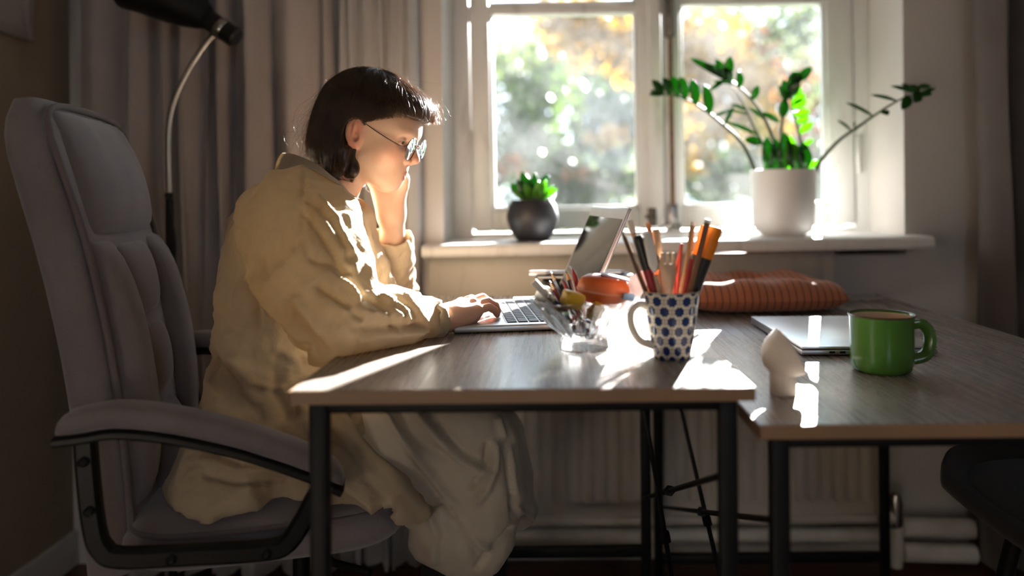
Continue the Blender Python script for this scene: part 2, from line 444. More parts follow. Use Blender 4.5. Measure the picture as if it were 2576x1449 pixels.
for hx, hz in ((1188, 1.04), (1188, 1.75), (2152, 1.02), (2152, 1.75)):
    wpart('hinge', lathe([(.0001, 0), (.006, .006), (.006, .055), (.0075, .056), (.0075, .06), (.006, .061), (.006, .11), (.0001, .116)], 12), M_paint, angle=50).location = (wx(hx), YF-.006, hz)
def sill_vf():
    x0, x1 = -.325, .963
    prof = [(YF+.02, .815), (YF+.02, .846), (1.905, .846), (1.897, .843), (1.893, .836), (1.893, .822), (1.897, .815)]
    return extrude_poly([(x0, a, b) for a, b in prof], (x1-x0, 0, 0))
SILL_T = Matrix.Rotation(-.009, 4, 'Y')
def sillm(vf): return xf(vf, Matrix.Translation((.3, 0, .846)) @ SILL_T @ Matrix.Translation((-.3, 0, -.846)))
struct('trim_1', sillm(sill_vf()), M_paint)
bpy.data.objects['trim_1']['label'] = 'deep painted window sill with worn rounded front edge'
def sill_z(x): return .846+.009*(x-.3)
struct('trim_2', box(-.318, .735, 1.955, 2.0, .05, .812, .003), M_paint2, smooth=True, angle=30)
bpy.data.objects['trim_2']['label'] = 'cream boxed panel below the window sill'

# ------------------------------------------------------------------ radiator and pipes
rd = empty('radiator', (0, 0, 0), 0, 'cream panel radiator with vertical ribs under the window', 'radiator')
RX0, RX1 = -.30, .815
mk('panel', box(RX0, RX1, 1.909, 1.922, .145, .62, .004), M_rad, rd)
mk('rear_panel', box(RX0, RX1, 1.935, 1.950, .145, .62, .004), M_rad, rd)
mk('bottom_rail', box(RX0-.002, RX1+.004, 1.900, 1.926, .128, .152, .008), M_rad, rd)
mk('end_cover', box(RX1+.004, RX1+.016, 1.902, 1.952, .135, .63, .004), M_rad, rd)
mk('top_grille', box(RX0-.002, RX1+.004, 1.905, 1.952, .62, .635, .005), M_rad, rd)
rib0 = None; x = RX0+.02
while x < RX1-.01:
    if rib0 is None: rib0 = mk('rib', box(-.0135, .0135, -.011, .004, .185, .60, .008, 3), M_rad, rd, loc=(x, 1.911, 0))
    else: cp(rib0, rd, (x, 1.911, 0))
    x += .0335
vb = mk('valve', lathe([(.0001, .07), (.012, .07), (.014, .1), (.02, .13), (.016, .15), (.018, .17), (.012, .195), (.0001, .2)], 16), M_chrome, rd, loc=(.872, 1.925, 0))
mk('valve_elbow', tube(spline([(RX1+.01, 1.93, .14), (.85, 1.925, .14), (.872, 1.925, .12), (.872, 1.925, .05), (.872, 1.925, .01)], 5), .017, 12), M_pipe, rd)
tag(mk('heating_pipe', tube([(-.30, 1.93, .10), (.85, 1.93, .09)], .019, 14), M_pipe), 'painted heating pipe running along the wall beneath the radiator', 'pipe')
tag(mk('heating_pipe', tube([(.892, 1.94, .105), (1.075, 1.94, .098)], .024, 14), M_pipe), 'upper of the painted pipes running right from the radiator valve', 'pipe')
tag(mk('heating_pipe', tube([(.892, 1.93, .045), (1.075, 1.93, .038)], .024, 14), M_pipe), 'lower of the painted pipes running right from the radiator valve', 'pipe')

# ------------------------------------------------------------------ desks
def desk(label, x0, x1, y0, y1, zt_, lx0, lx1, lyb, barz, rods):
    d = empty('desk', ((x0+x1)/2, (y0+y1)/2, 0), 0, label, 'desk', 'two oak topped desks pushed together'); ox, oy = d.location.x, d.location.y
    P = lambda vf: tr(vf, -ox, -oy, 0)
    t = mk('tabletop', P(box(x0+.001, x1-.001, y0+.0012, y1-.0012, zt_-.0155, zt_, .001, 1)), M_desk, d, angle=30)
    mk('edge_band', P(join(box(x0, x1, y0, y0+.0012, zt_-.016, zt_-.0006), box(x0, x1, y1-.0012, y1, zt_-.016, zt_-.0006), box(x0, x0+.0012, y0, y1, zt_-.016, zt_-.0006), box(x1-.0012, x1, y0, y1, zt_-.016, zt_-.0006))), M_edge, t, smooth=False)
    w = .0105; yf = y0+.018
    for lx in (lx0, lx1):
        for ly in (yf, lyb): mk('leg', P(box(lx-w, lx+w, ly-w, ly+w, 0, zt_-.016, .003)), M_black, d)
    for ly in (yf, lyb): mk('rail', P(box(lx0, lx1, ly-.006, ly+.006, zt_-.030, zt_-.016, .002)), M_black, d)
    for lx in (lx0, lx1): mk('rail', P(box(lx-.006, lx+.006, yf, lyb, zt_-.030, zt_-.016, .002)), M_black, d)
    mk('rail', P(box(lx0, lx1, lyb-w, lyb+w, barz-.011, barz+.011, .003)), M_black, d)
    for (a, b) in rods:
        r = mk('brace_rod', P(tube([a, b], .0042, 8)), M_black, d)
        a, b = Vector(a), Vector(b); m_ = a.lerp(b, .5)
        mk('rod_nut', P(tube([m_-(b-a).normalized()*.008, m_+(b-a).normalized()*.008], .009, 6)), M_black, r, angle=20)
    return d
DX0, DX1, DY0, DY1, DZ = -.302, .2328, .865, 1.685, .74
desk('oak topped desk with thin black steel legs, under the open laptop and glass bowl', DX0, DX1, DY0, DY1, DZ, -.272, .204, 1.665, .178,
     [((.197, 1.66, .295), (.197, .90, .625)), ((.189, 1.655, .575), (.189, .90, .19))])
EX0, EX1, EY0, EY1, EZ = .2345, .85, .858, 1.907, .698
desk('slightly lower oak topped desk carrying the closed laptop and green mug', EX0, EX1, EY0, EY1, EZ, .262, .826, 1.885, .055,
     [((.272, 1.88, .185), (.272, .89, .575)), ((.281, 1.875, .60), (.281, .89, .13))])
# ------------------------------------------------------------------ outside: garden beyond the glass
M_bark = simple('grey_bark', (.16, .13, .11), .9, .3, 20, .4)
gr = mk('ground', join(box(-30, 30, 2.4, 60, -1.3, -1.2)), simple('garden_grass', (.12, .17, .06), .95, .4, 2)); gr['kind'] = 'structure'
LEAFM = {'yellow': leaf('yellow_autumn_leaf', (.14, .07, .002), (.21, .115, .003), (.30, .16, .002), .55), 'orange': leaf('orange_autumn_leaf', (.12, .033, .005), (.16, .055, .008), (.19, .06, .006), .55),
         'green': leaf('garden_leaf', (.008, .024, .005), (.024, .052, .008), (.055, .105, .010), .45), 'pale': leaf('pale_green_leaf', (.028, .042, .015), (.055, .072, .026), (.09, .12, .035), .5)}
def leaves(blobs, n, size):
    V = np.zeros((n*4, 3), np.float32); F = np.arange(n*4).reshape(n, 4)
    w = np.array([b[6] if len(b) > 6 else b[3]*b[4]*b[5] for b in blobs]); which = rng.choice(len(blobs), n, p=w/w.sum())
    for i in range(n):
        while True:
            b = blobs[which[i]]; d = rng.normal(size=3); d = d/np.linalg.norm(d)*rng.random()**(1/2.2)
            c = np.array(b[:3])+d*np.array(b[3:6])
            ex = (c[1]-2.22); sx_, sz_ = c[0]-.37*ex, c[2]-.355*ex      # keep crowns below the sun's path to the window
            if not (-.35 < sx_ < 1.0 and sz_ > .88) or rng.random() < .02: break
            which[i] = rng.choice(len(blobs), p=w/w.sum())
        a = rng.normal(size=3); a /= np.linalg.norm(a); t = np.cross(a, rng.normal(size=3)); t /= np.linalg.norm(t); s = size*(.6+.8*rng.random())
        V[i*4:i*4+4] = [c-a*s, c+t*s*.5, c+a*s, c-t*s*.5]
    return V, F
def tree(name, label, blobs, n, size, lm, trunk, branches):
    base = Vector(trunk[0]); t = empty(name, base, 0, label, 'tree', 'trees and shrubs in the garden')
    V, F = leaves(blobs, n, size); V = V-np.array(base, np.float32)
    fo = mk('foliage', (V, F), LEAFM[lm], t, smooth=False); fo['kind'] = 'stuff'
    sub = lambda q: [Vector(p)-base for p in q]
    mk('trunk', tube(spline(sub(trunk), 4), [.07-.05*i/(4*(len(trunk)-1)) for i in range(4*(len(trunk)-1)+1)], 8), M_bark, t)
    for b in branches: mk('branch', tube(spline(sub(b), 4), .016, 6), M_bark, t)
    return t
G = lambda px, py, Y: tuple(W(px, py, Y))
def B(px, py, Y, rx, rz, ry=.5, w=None):
    p = W(px, py, Y); k = Y/FPX
    r = [p.x, p.y, p.z, rx*k, ry*1.4, rz*k]; r.append(w if w else rx*rz); return r
tree('maple_tree', 'yellow autumn tree nearest the middle of the window', [B(1520, 90, 9.10, 150, 90), B(1430, 40, 9.10, 110, 60), B(1590, 150, 9.10, 70, 70), B(1530, 345, 8.96, 60, 30, .3), B(1760, 130, 9.10, 130, 130), B(1740, 330, 9.24, 70, 120), B(1850, 230, 9.10, 110, 90), B(1900, 330, 9.10, 120, 60, .4, 4000)], 2600, 0.088, 'yellow',
     [(1.40, 9.80, -1.20), (1.33, 9.66, -0.10), (1.12, 9.38, 1.58), (1.05, 9.24, 3.26)], [[G(1640, 180, 9.38), G(1540, 110, 9.10), G(1440, 60, 8.96)], [G(1640, 180, 9.38), G(1760, 150, 9.10), G(1860, 230, 9.10)]])
tree('cherry_tree', 'orange leaved tree at the right of the window view', [B(1870, 160, 10.50, 120, 90), B(1990, 210, 10.50, 80, 80), B(2030, 330, 10.50, 70, 60), B(1460, 440, 10.08, 50, 25, .3), B(1290, 420, 10.08, 60, 30, .3), B(1480, 120, 10.08, 120, 60)], 520, 0.081, 'orange',
     [(3.08, 10.92, -1.20), (3.08, 10.78, 0.46), (2.94, 10.64, 2.14), (2.80, 10.50, 3.12)], [[G(2010, 300, 10.64), G(1900, 200, 10.50), G(1840, 150, 10.50)]])
tree('garden_shrub', 'broad dark green shrub in the lower part of the left window', [B(1420, 400, 11.20, 170, 130), B(1560, 280, 11.20, 110, 120), B(1330, 300, 11.48, 80, 80), B(1500, 480, 10.92, 150, 60), B(1380, 220, 11.48, 90, 60, .4, 5000)], 2300, 0.095, 'green',
     [(0.28, 11.76, -1.20), (0.28, 11.76, -0.66), (0.35, 11.48, 0.60), (0.42, 11.34, 1.30)], [[G(1340, 310, 10.92), G(1450, 430, 10.50), G(1640, 500, 10.22)], [G(1370, 420, 10.36), G(1500, 460, 10.08), G(1600, 490, 10.08)]])
tree('birch_tree', 'pale green tree behind the plant in the right window', [B(1930, 90, 11.90, 150, 90), B(2020, 60, 11.90, 90, 70), B(1800, 60, 11.90, 80, 60), B(2050, 200, 11.90, 60, 120, .5, 5000), B(1980, 260, 11.90, 120, 80, .5, 4000)], 1300, 0.081, 'pale',
     [(3.78, 12.32, -1.20), (3.78, 12.32, 1.02), (3.64, 12.18, 2.42), (3.50, 12.04, 3.82)], [[G(1980, 180, 12.04), G(1900, 90, 11.90), G(1820, 50, 11.90)]])
tree('hedge_shrub', 'green hedge shrub low in the right window', [B(1800, 450, 11.90, 120, 90), B(1950, 420, 12.04, 130, 90), B(2060, 440, 11.90, 80, 110), B(1760, 300, 12.32, 70, 70, .4, 4000)], 1500, 0.095, 'green',
     [(3.36, 12.88, -1.20), (3.36, 12.74, -0.94), (3.36, 12.60, 0.04), (3.36, 12.46, 0.88)], [])
tree('laurel_shrub', 'light green shrub at the far left of the window view', [B(1300, 200, 12.60, 90, 130), B(1290, 380, 12.60, 80, 130), B(1400, 150, 12.88, 90, 100), B(1560, 400, 12.88, 90, 130)], 1300, 0.088, 'pale',
     [(-0.56, 13.30, -1.20), (-0.56, 13.16, -0.38), (-0.49, 12.88, 1.02), (-0.42, 12.74, 2.14)], [])

LEAFM['far'] = leaf('hazy_far_leaf', (.10, .115, .075), (.15, .165, .11), (.17, .19, .12), .45)  # haze is in the pale colour; for trees added to cover glaring sky
tree('distant_tree', 'hazy distant tree added to cover glaring sky in the left window', [B(1320, 180, 17, 110, 110), B(1330, 400, 17, 110, 120), B(1500, 200, 17.5, 130, 110), B(1520, 430, 17, 130, 100)], 1500, .20, 'far',
     [(-.3, 17.5, -1.2), (-.3, 17.4, .5), (-.1, 17.2, 2), (.2, 17, 3.2)], [])
tree('distant_tree', 'hazy distant tree added to cover glaring sky in the right window', [B(1780, 150, 17, 110, 110), B(1800, 400, 17, 110, 120), B(1960, 200, 17.5, 130, 120), B(2000, 420, 17, 120, 110)], 1500, .20, 'far',
     [(4.6, 17.5, -1.2), (4.6, 17.4, .5), (4.7, 17.2, 2), (4.9, 17, 3.2)], [])
tree('garden_hedge', 'tall green hedge left of the window view', [B(1130, 250, 12, 130, 160), B(1000, 330, 12, 140, 190), B(1180, 420, 11.5, 110, 110), B(860, 300, 12.5, 120, 200)], 1500, .11, 'green',
     [(-2.2, 12.4, -1.2), (-2.2, 12.3, .2), (-2.1, 12.2, 1.2), (-2.0, 12.1, 2.2)], [])
tree('garden_hedge', 'tall pale hedge right of the window view', [B(2180, 220, 12, 110, 180), B(2330, 300, 12, 130, 190), B(2200, 430, 11.5, 110, 110), B(2480, 280, 12.5, 120, 200)], 1500, .11, 'pale',
     [(6.2, 12.4, -1.2), (6.2, 12.3, .2), (6.1, 12.2, 1.2), (6.0, 12.1, 2.2)], [])
tree('low_hedge', 'long low green hedge along the foot of the garden', [B(1100, 560, 11, 250, 90), B(1400, 570, 11, 250, 80), B(1700, 570, 11, 250, 80), B(2000, 560, 11, 250, 90)], 1500, .10, 'green',
     [(1.2, 11.4, -1.2), (1.2, 11.3, -.6), (1.2, 11.2, 0), (1.2, 11.1, .4)], [])
# ------------------------------------------------------------------ curtains
def curtain(name, label, bounds, yb, amp, m, z0=.02, z1=2.5, seed=0, flip=False):
    xs, ys = [], []; r = random.Random(seed)
    for a, b in zip(bounds[:-1], bounds[1:]):
        aa = amp*(.7+.6*r.random())*min(1, (b-a)/.09+.35); sk = .8+.6*r.random()
        n = 14
        for k in range(n):
            t = k/n; xs.append(a+(b-a)*(t**sk if False else t) + .008*math.sin(2*math.pi*t)); ys.append(yb-aa*math.sin(math.pi*t)**.45)
    xs.append(bounds[-1]); ys.append(yb)
    V, F = [], []; nz = 26; nx = len(xs)
    for j in range(nz+1):
        t = j/nz; z = z0+(z1-z0)*t
        for i in range(nx):
            w = .5+.5*(1-t)
            V.append((xs[i]+.006*math.sin(5*z+i*.21+seed)*(1-t)*1.6, ys[i]+.010*math.sin(3.1*z+i*.13+seed)*w, z))
    for j in range(nz):
        for i in range(nx-1): F.append((j*nx+i, j*nx+i+1, (j+1)*nx+i+1, (j+1)*nx+i))
    o = mk(name, (V, F), m, angle=180)
    s = o.modifiers.new('thickness', 'SOLIDIFY'); s.thickness = .003
    return tag(o, label, 'curtain')
cx = lambda px, Y=1.9: (px-PX0)/FPX*Y
curtain('curtain', 'thick taupe curtain hanging in pleats behind the office chair', [cx(p) for p in (184, 310, 392, 452, 500, 542, 588, 682, 798, 830)], 1.945, .075, M_curt, seed=1)
curtain('curtain', 'pale grey inner curtain hanging beside the window, behind the person', [cx(p) for p in (842, 865, 893, 938, 972, 1004, 1048)], 1.955, .05, M_sheer, seed=4)
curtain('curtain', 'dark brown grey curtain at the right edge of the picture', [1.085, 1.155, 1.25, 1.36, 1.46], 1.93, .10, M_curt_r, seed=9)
# ------------------------------------------------------------------ picture on the left wall
pf = empty('framed_picture', (XL+.001, 1.60, 1.60), 0, 'small framed ink drawing on the left wall', 'picture')
mk('frame', join(box(0, .018, -.24, -.215, -.25, .25, .003), box(0, .018, .215, .24, -.25, .25, .003), box(0, .018, -.215, .215, -.25, -.225, .003), box(0, .018, -.215, .215, .225, .25, .003)), simple('grey_frame', (.36, .32, .31), .5), pf)
pap = mk('paper', box(.002, .006, -.215, .215, -.225, .225), simple('drawing_paper', (.42, .37, .37), .8, .05, 6), pf, smooth=False)
mk('ink_line', tube(spline([(.0065, .05, .1), (.0065, .09, .0), (.0065, .15, -.06), (.0065, .17, -.12)], 6), .004, 6), simple('ink', (.06, .05, .06), .8), pap)
mk('ink_line', tube(spline([(.0065, .12, -.15), (.0065, .06, -.13), (.0065, .02, -.17), (.0065, .10, -.19)], 6), .002, 6), simple('grey_ink', (.2, .18, .19), .8), pap)

# ------------------------------------------------------------------ floor lamp
YL = 1.74
lp = W(430, 700, YL); lamp = empty('floor_lamp', (lp.x, YL, 0), 0, 'black floor lamp with chrome gooseneck in front of the curtain', 'floor lamp')
LL = lambda px, py, dy=0: W(px, py, YL+dy)-Vector((lp.x, YL, 0))
mk('base', lathe([(.0001, 0), (.13, 0), (.132, .006), (.128, .014), (.03, .02), (.014, .03), (.0001, .03)], 40), M_black, lamp)
mk('pole', tube([(LL(431, 900).x, 0, .02), LL(431, 900), LL(427, 585), LL(426, 500)], [.0095, .0095, .0095, .0085], 12), M_black, lamp)
gn = spline([LL(426, 500), LL(424, 400), LL(425, 320), LL(438, 255), LL(470, 185), LL(515, 115), LL(552, 75)], 10)
mk('gooseneck', tube(gn, [.0066+.0007*(i % 2) for i in range(len(gn))], 10), M_chrome, lamp, angle=60)
mk('knob', lathe([(.0001, -.008), (.008, -.006), (.0095, 0), (.008, .006), (.0001, .008)], 12), M_blackp, lamp, loc=LL(425, 492, -.012))
shd = align(LL(585, 90), LL(400, -30))
sh = mk('shade', xf(lathe([(.026, .070), (.034, .085), (.048, .115), (.062, .16), (.075, .215), (.086, .25), (.083, .25), (.072, .212), (.059, .158), (.045, .115), (.030, .086), (.022, .072)], 40, close=True), shd), M_black, lamp)
mk('socket', xf(lathe([(.0001, -.012), (.020, -.012), (.0235, -.008), (.0235, .075), (.026, .078), (.026, .10), (.0001, .10)], 28), shd), M_blackp, lamp)
mk('clamp_ring', xf(lathe([(.0242, .020), (.0255, .022), (.0255, .036), (.0242, .038)], 28), shd), M_chrome, lamp)
cordp = spline([LL(425, 495, -.013), LL(430, 540, -.014), LL(440, 610, -.014), LL(440, 660, -.014), LL(452, 740, -.015), LL(462, 830, -.016), LL(474, 910, -.016), LL(488, 960, -.016), LL(505, 1015, -.016), LL(530, 1150, -.016), LL(500, 1400, -.02)], 6)
mk('cord', tube(cordp, .0034, 8), M_blackp, lamp)
mk('cord_switch', box(-.017, .017, -.011, .011, -.034, .034, .006), M_blackp, lamp, loc=LL(464, 842, -.02), rot=(0, -.16, 0))
for q in ((433, 650), (487, 947)): mk('cord_clip', tube([LL(q[0]-14, q[1]+2, -.012), LL(q[0]+6, q[1], -.02)], .005, 8), M_blackp, lamp)

# ------------------------------------------------------------------ office chair
PSI = math.radians(13.5); CO = Vector((-.45, 1.347, 0))
chair = empty('office_chair', CO, PSI, 'mauve grey upholstered high-back office chair with black arm frames', 'chair')
cM = Matrix.Translation(CO) @ Matrix.Rotation(PSI, 4, 'Z'); cI = cM.inverted()
def cpl(px, py, ly):                       # photo point on the chair's side plane at local y = ly
    o = cI @ Vector((0, 0, CAMH)); d = (cI.to_3x3() @ (W(px, py, 1.0)-Vector((0, 0, CAMH))))
    t = (ly-o.y)/d.y; return o+d*t
LEAN = math.radians(9)
# back: a tall curved shell with soft cushions; s = height along the back
bk = empty('backrest', (-.175, 0, .43)); bk.parent = chair; bk.rotation_euler = (0, -LEAN, 0)
def shell():
    V, F = [], []; nz, n = 28, 40
    for j in range(nz+1):
        t = j/nz; s = .715*t
        hw = .232*(1-.10*max(0, (t-.75)/.25)**2.2-.06*(1-t)**2); th = .044-.004*t
        e = 1.0 if t < .9 else math.sqrt(max(.02, 1-((t-.9)/.1)**2*.75))
        bow = .02*math.sin(math.pi*min(1, t*1.1))-.012*max(0, t-.7)
        for i in range(n):
            a = 2*math.pi*i/n; c, sn = math.cos(a), math.sin(a)
            V.append((-.032+bow+th*e*math.copysign(abs(c)**.6, c), hw*(1-.12*(1-e))*math.copysign(abs(sn)**.38, sn), s-.02))
    for j in range(nz):
        for i in range(n): F.append((j*n+i, j*n+(i+1) % n, (j+1)*n+(i+1) % n, (j+1)*n+i))
    F += [tuple(range(n))[::-1], tuple(nz*n+i for i in range(n))]
    return V, F
bk_shell = mk('back_shell', shell(), M_chair, bk, angle=60)
bk_shell.parent = chair; bk_shell.matrix_parent_inverse = Matrix.Identity(4)
BKM = Matrix.Translation((-.224, 0, .43)) @ Matrix.Rotation(-LEAN, 4, 'Y') @ Matrix.Diagonal((1, .86, 1, 1))
bpy.data.objects.remove(bk)
bk_shell.name = 'backrest'; bk_shell.data.transform(BKM)
def bpad(name, y, s, w, h, d, x=.015, ex=4.5, bow=0, ry=0):
    v = pillow(d, w, h, ex, 20, 28)
    V = []
    for p in v[0]:
        V.append((p[0], p[1], p[2]))
    # pillow() gives w,h,d on x,y,z: here x = thickness
    t = s/.70
    xb = x+.02*math.sin(math.pi*min(1, t*1.1))-.03*max(0, t-.7)
    o = mk(name, xf((V, v[1]), BKM @ Matrix.Translation((xb, y, s)) @ Matrix.Rotation(ry, 4, 'Y')), M_chair, bk_shell, angle=180)
    return o
def cushion_box(name, y0, y1, s0, s1, d, x=.012, puff=.022, wr=0):
    # cushion panel: grid front face bulging, edges tucked in
    V, F = [], []; n, m_ = 14, 18
    for j in range(m_+1):
        for i in range(n+1):
            u, v = i/n, j/m_
            e = (1-(2*u-1)**6)*(1-(2*v-1)**6); e = max(e, 0)**.5
            y = y0+(y1-y0)*u; s = s0+(s1-s0)*v; t = s/.70
            xb = x+.02*math.sin(math.pi*min(1, t*1.1))-.035*max(0, t-.7)
            wrk = wr*(math.sin(y*95+3*math.sin(s*9))*.5+.5*math.sin(y*51+1.3))*e*(v**.7)
            V.append((xb-.03+(.03+d)*e+puff*e*(1-(2*u-1)**2)*(1-(2*v-1)**2)+wrk, y, s))
    for j in range(m_):
        for i in range(n): a = j*(n+1)+i; F.append((a, a+1, a+n+2, a+n+1))
    o = mk(name, xf((V, F), BKM), M_chair, bk_shell, angle=180); return o
cushion_box('headrest_cushion', -.198, .198, .470, .685, .010, puff=.022, wr=.0035)
cushion_box('back_panel', -.105, .105, .330, .470, .006, puff=.012)
cushion_box('back_panel', -.105, .105, .190, .326, .006, puff=.012)
cushion_box('back_panel', -.105, .105, .045, .190, .010, puff=.020)
cushion_box('side_bolster', -.205, -.105, .05, .488, .016, puff=.016)
cushion_box('side_bolster', .105, .205, .05, .488, .016, puff=.016)
pp = []
for k in range(61):
    t = k/60
    if t < .4: y, s = -.214, .03+.60*t/.4
    elif t > .6: y, s = .214, .03+.60*(1-t)/.4
    else:
        a = math.pi*(1-(t-.4)/.2); c, sn = math.cos(a), math.sin(a)
        y, s = .214*math.copysign(abs(c)**.55, c), .63+.058*abs(sn)**.6
    tt = s/.70; xb = .004+.02*math.sin(math.pi*min(1, tt*1.1))-.03*max(0, tt-.7)
    pp.append(BKM @ Vector((xb, y, s)))
mk('piping', tube(pp, .0052, 8), M_chairp, bk_shell, angle=180)
seat = mk('seat', tr(pillow(.43, .50, .105, 5, 20, 40), -.032, 0, .452), M_chair, chair, angle=180)
mk('seat_cushion', tr(pillow(.412, .482, .045, 5, 16, 40), -.032, 0, .478), M_chair, seat, angle=180)
mk('piping', tube([(-.032+.208*math.copysign(abs(math.cos(a))**.45, math.cos(a)), .242*math.copysign(abs(math.sin(a))**.45, math.sin(a)), .478) for a in [2*math.pi*i/64 for i in range(65)]], .0045, 8), M_chairp, seat, angle=180)
ARMB = [(147, 1091), (215, 1083), (302, 1071), (417, 1081), (542, 1105), (643, 1132), (771, 1176), (862, 1216)]
LOOP = [(214, 1092), (222, 1200), (238, 1330), (258, 1380), (306, 1402), (500, 1394), (668, 1384), (722, 1366), (762, 1310), (800, 1240), (838, 1205)]
for sgn in (-1, 1):
    ly = .282*sgn; base_ = [cpl(p, q, -.282) for p, q in ARMB]
    arm = mk('armrest', sweep_rect([(p.x, ly, p.z-.006) for p in spline(base_, 6)], (0, 1, 0), .012, .052, .003), M_blackp, chair, angle=40)
    cl = spline(base_, 6); V, F = [], []; n = 18; K = len(cl)
    for i, p in enumerate(cl):
        t = i/(K-1); e = math.sqrt(max(.03, 1-abs(2*t-1)**8)); hh = .034*e*(1-.12*t)
        tx = (cl[min(i+1, K-1)]-cl[max(i-1, 0)]).normalized(); up = Vector((-tx.z, 0, tx.x))
        for k in range(n):
            a = 2*math.pi*k/n; c, s_ = math.cos(a), math.sin(a)
            q = Vector((p.x, 0, p.z))+up*(hh/2+hh/2*math.copysign(abs(s_)**.7, s_)); V.append((q.x, ly+.030*e**.5*math.copysign(abs(c)**.7, c), q.z))
    for i in range(K-1):
        for k in range(n): F.append((i*n+k, i*n+(k+1) % n, (i+1)*n+(k+1) % n, (i+1)*n+k))
    F += [tuple(range(n)), tuple((K-1)*n+k for k in range(n))[::-1]]
    mk('arm_pad', (V, F), M_chair, arm, angle=60)
    lp_ = spline([cpl(p, q, -.282) for p, q in LOOP], 6)
    mk('arm_frame', sweep_rect([(p.x, ly, p.z) for p in lp_], (0, 1, 0), .027, .022, .005), M_blackp, arm, angle=40)
    for q in ((218, 1155), (232, 1278), (436, 1398), (672, 1384)):
        p = cpl(*q, -.282); mk('bolt', xf(lathe([(.0001, 0), (.0068, 0), (.0068, .003), (.004, .0045), (.0001, .0035)], 14), Matrix.Translation((p.x, ly-.0115, p.z)) @ rotm('X', math.pi/2)), M_black, arm)
mk('mechanism', box(-.09, .09, -.07, .07, .355, .41, .01), M_black, chair)
mk('gas_lift', tube([(0, 0, .10), (0, 0, .24), (0, 0, .245), (0, 0, .37)], [.026, .026, .015, .015], 16), M_black, chair)
for k in range(5):
    a = .5+2*math.pi*k/5; e = Vector((math.cos(a), math.sin(a), 0))
    lg = mk('base_leg', tube([e*.02+Vector((0, 0, .115)), e*.17+Vector((0, 0, .095)), e*.31+Vector((0, 0, .07))], [.026, .022, .015], 10, flat=.7), M_blackp, chair)
    for s_ in (-1, 1):
        w_ = e*.305+Vector((-e.y, e.x, 0))*.012*s_+Vector((0, 0, .027)); nrm = Vector((-e.y, e.x, 0))
        mk('caster', tube([w_-nrm*.008, w_+nrm*.008], .026, 18), M_blackp, lg, angle=40)
mk('adjust_lever', tube([(.02, -.07, .385), (.06, -.16, .38), (.12, -.20, .375)], .006, 8), M_black, chair)

# ------------------------------------------------------------------ dark shell chair at the right
sc = empty('shell_chair', (.885, 1.13, 0), math.radians(180), 'dark upholstered shell chair pushed under the right desk', 'chair')
M_dk = fabric('charcoal_felt', (.022, .020, .019), (.034, .031, .030)).m
# profile of the bucket seen from the side, swept across
def bucket():
    V, F = [], []; n, m_ = 26, 22
    for j in range(m_+1):
        v = j/m_*2-1
        for i in range(n+1):
            u = i/n
            # seat front -> rear -> up the back
            if u < .55: x, z = .24-.42*(u/.55), .478-.035*math.sin(math.pi*u/.55)
            else: t = (u-.55)/.45; x, z = -.18-.10*t-.03*math.sin(math.pi*t), .478+.36*t
            hw = .235*(1-.45*max(0, (.12-u)/.12)**2-.35*max(0, (u-.8)/.2)**2)
            z += .09*abs(v)**2.4*(math.sin(math.pi*min(1, u*1.05))**.7); V.append((x+.05*abs(v)**2*max(0, u-.5), hw*v, z))
    for j in range(m_):
        for i in range(n): a = j*(n+1)+i; F.append((a, a+1, a+n+2, a+n+1))
    return V, F
bo = mk('shell', bucket(), M_dk, sc, angle=180); s_ = bo.modifiers.new('t', 'SOLIDIFY'); s_.thickness = .035; s_.offset = 0
b_ = bo.modifiers.new('b', 'SUBSURF'); b_.levels = 1; b_.render_levels = 1
mk('seat_pad', tr(pillow(.42, .44, .06, 3, 14, 28), .02, 0, .478), M_dk, sc, angle=180)
for a, b in ((1, 1), (1, -1), (-1, 1), (-1, -1)):
    mk('leg', tube([(.13*a-.02, .12*b, .43), (.20*a-.02, .19*b, 0)], [.014, .010], 12), M_black, sc)
# ------------------------------------------------------------------ plants on the sill
def blade(a, b, w, up=(0, -1, .3), curl=.15, n=7):   # pointed leaf from a to b
    a, b = Vector(a), Vector(b); t = b-a; L = t.length; s = t.cross(Vector(up)).normalized(); nn = s.cross(t).normalized()
    V, F = [], []
    for i in range(n+1):
        q = i/n; ww = w*math.sin(math.pi*min(1, q*.93+.05))**.75*(1 if q < 1 else .05); p = a+t*q+nn*(curl*L*math.sin(math.pi*q)*.5)
        V += [tuple(p-s*ww/2+nn*ww*.14), tuple(p-nn*ww*.05), tuple(p+s*ww/2+nn*ww*.14)]
    for i in range(n):
        k = i*3; F += [(k, k+1, k+4, k+3), (k+1, k+2, k+5, k+4)]
    return V, F
def thick(o, t=.0008):
    s = o.modifiers.new('thickness', 'SOLIDIFY'); s.thickness = t; return o
p0 = W(1340, 598, 2.035); PX_, PY_, PZ_ = p0.x, 2.035, sill_z(p0.x)+.0005
sp = empty('potted_sansevieria', (PX_, PY_, PZ_), 0, 'small green sansevieria in a ribbed round charcoal pot on the sill', 'plant')
k = 2.035/FPX
mdk = Mat('charcoal_ribbed_ceramic', (.022, .022, .026), .55); mdk.m.node_tree
prof = [(.001, 0), (.040, 0), (.045, .003), (.060, .028), (.0685, .055), (.069, .068), (.063, .092), (.0535, .109), (.050, .109), (.050, .095), (.001, .094)]
pot = mk('pot', lathe(prof, 128, rfun=lambda a, r, z: 1+(.008 if .002 < z < .107 and r > .045 else 0)*math.cos(64*a)), simple('charcoal_ceramic', (.020, .020, .024), .5, .1, 30), sp, angle=60)
mk('soil', lathe([(.0001, .098), (.0495, .096)], 32, cap=False), M_soil, sp)
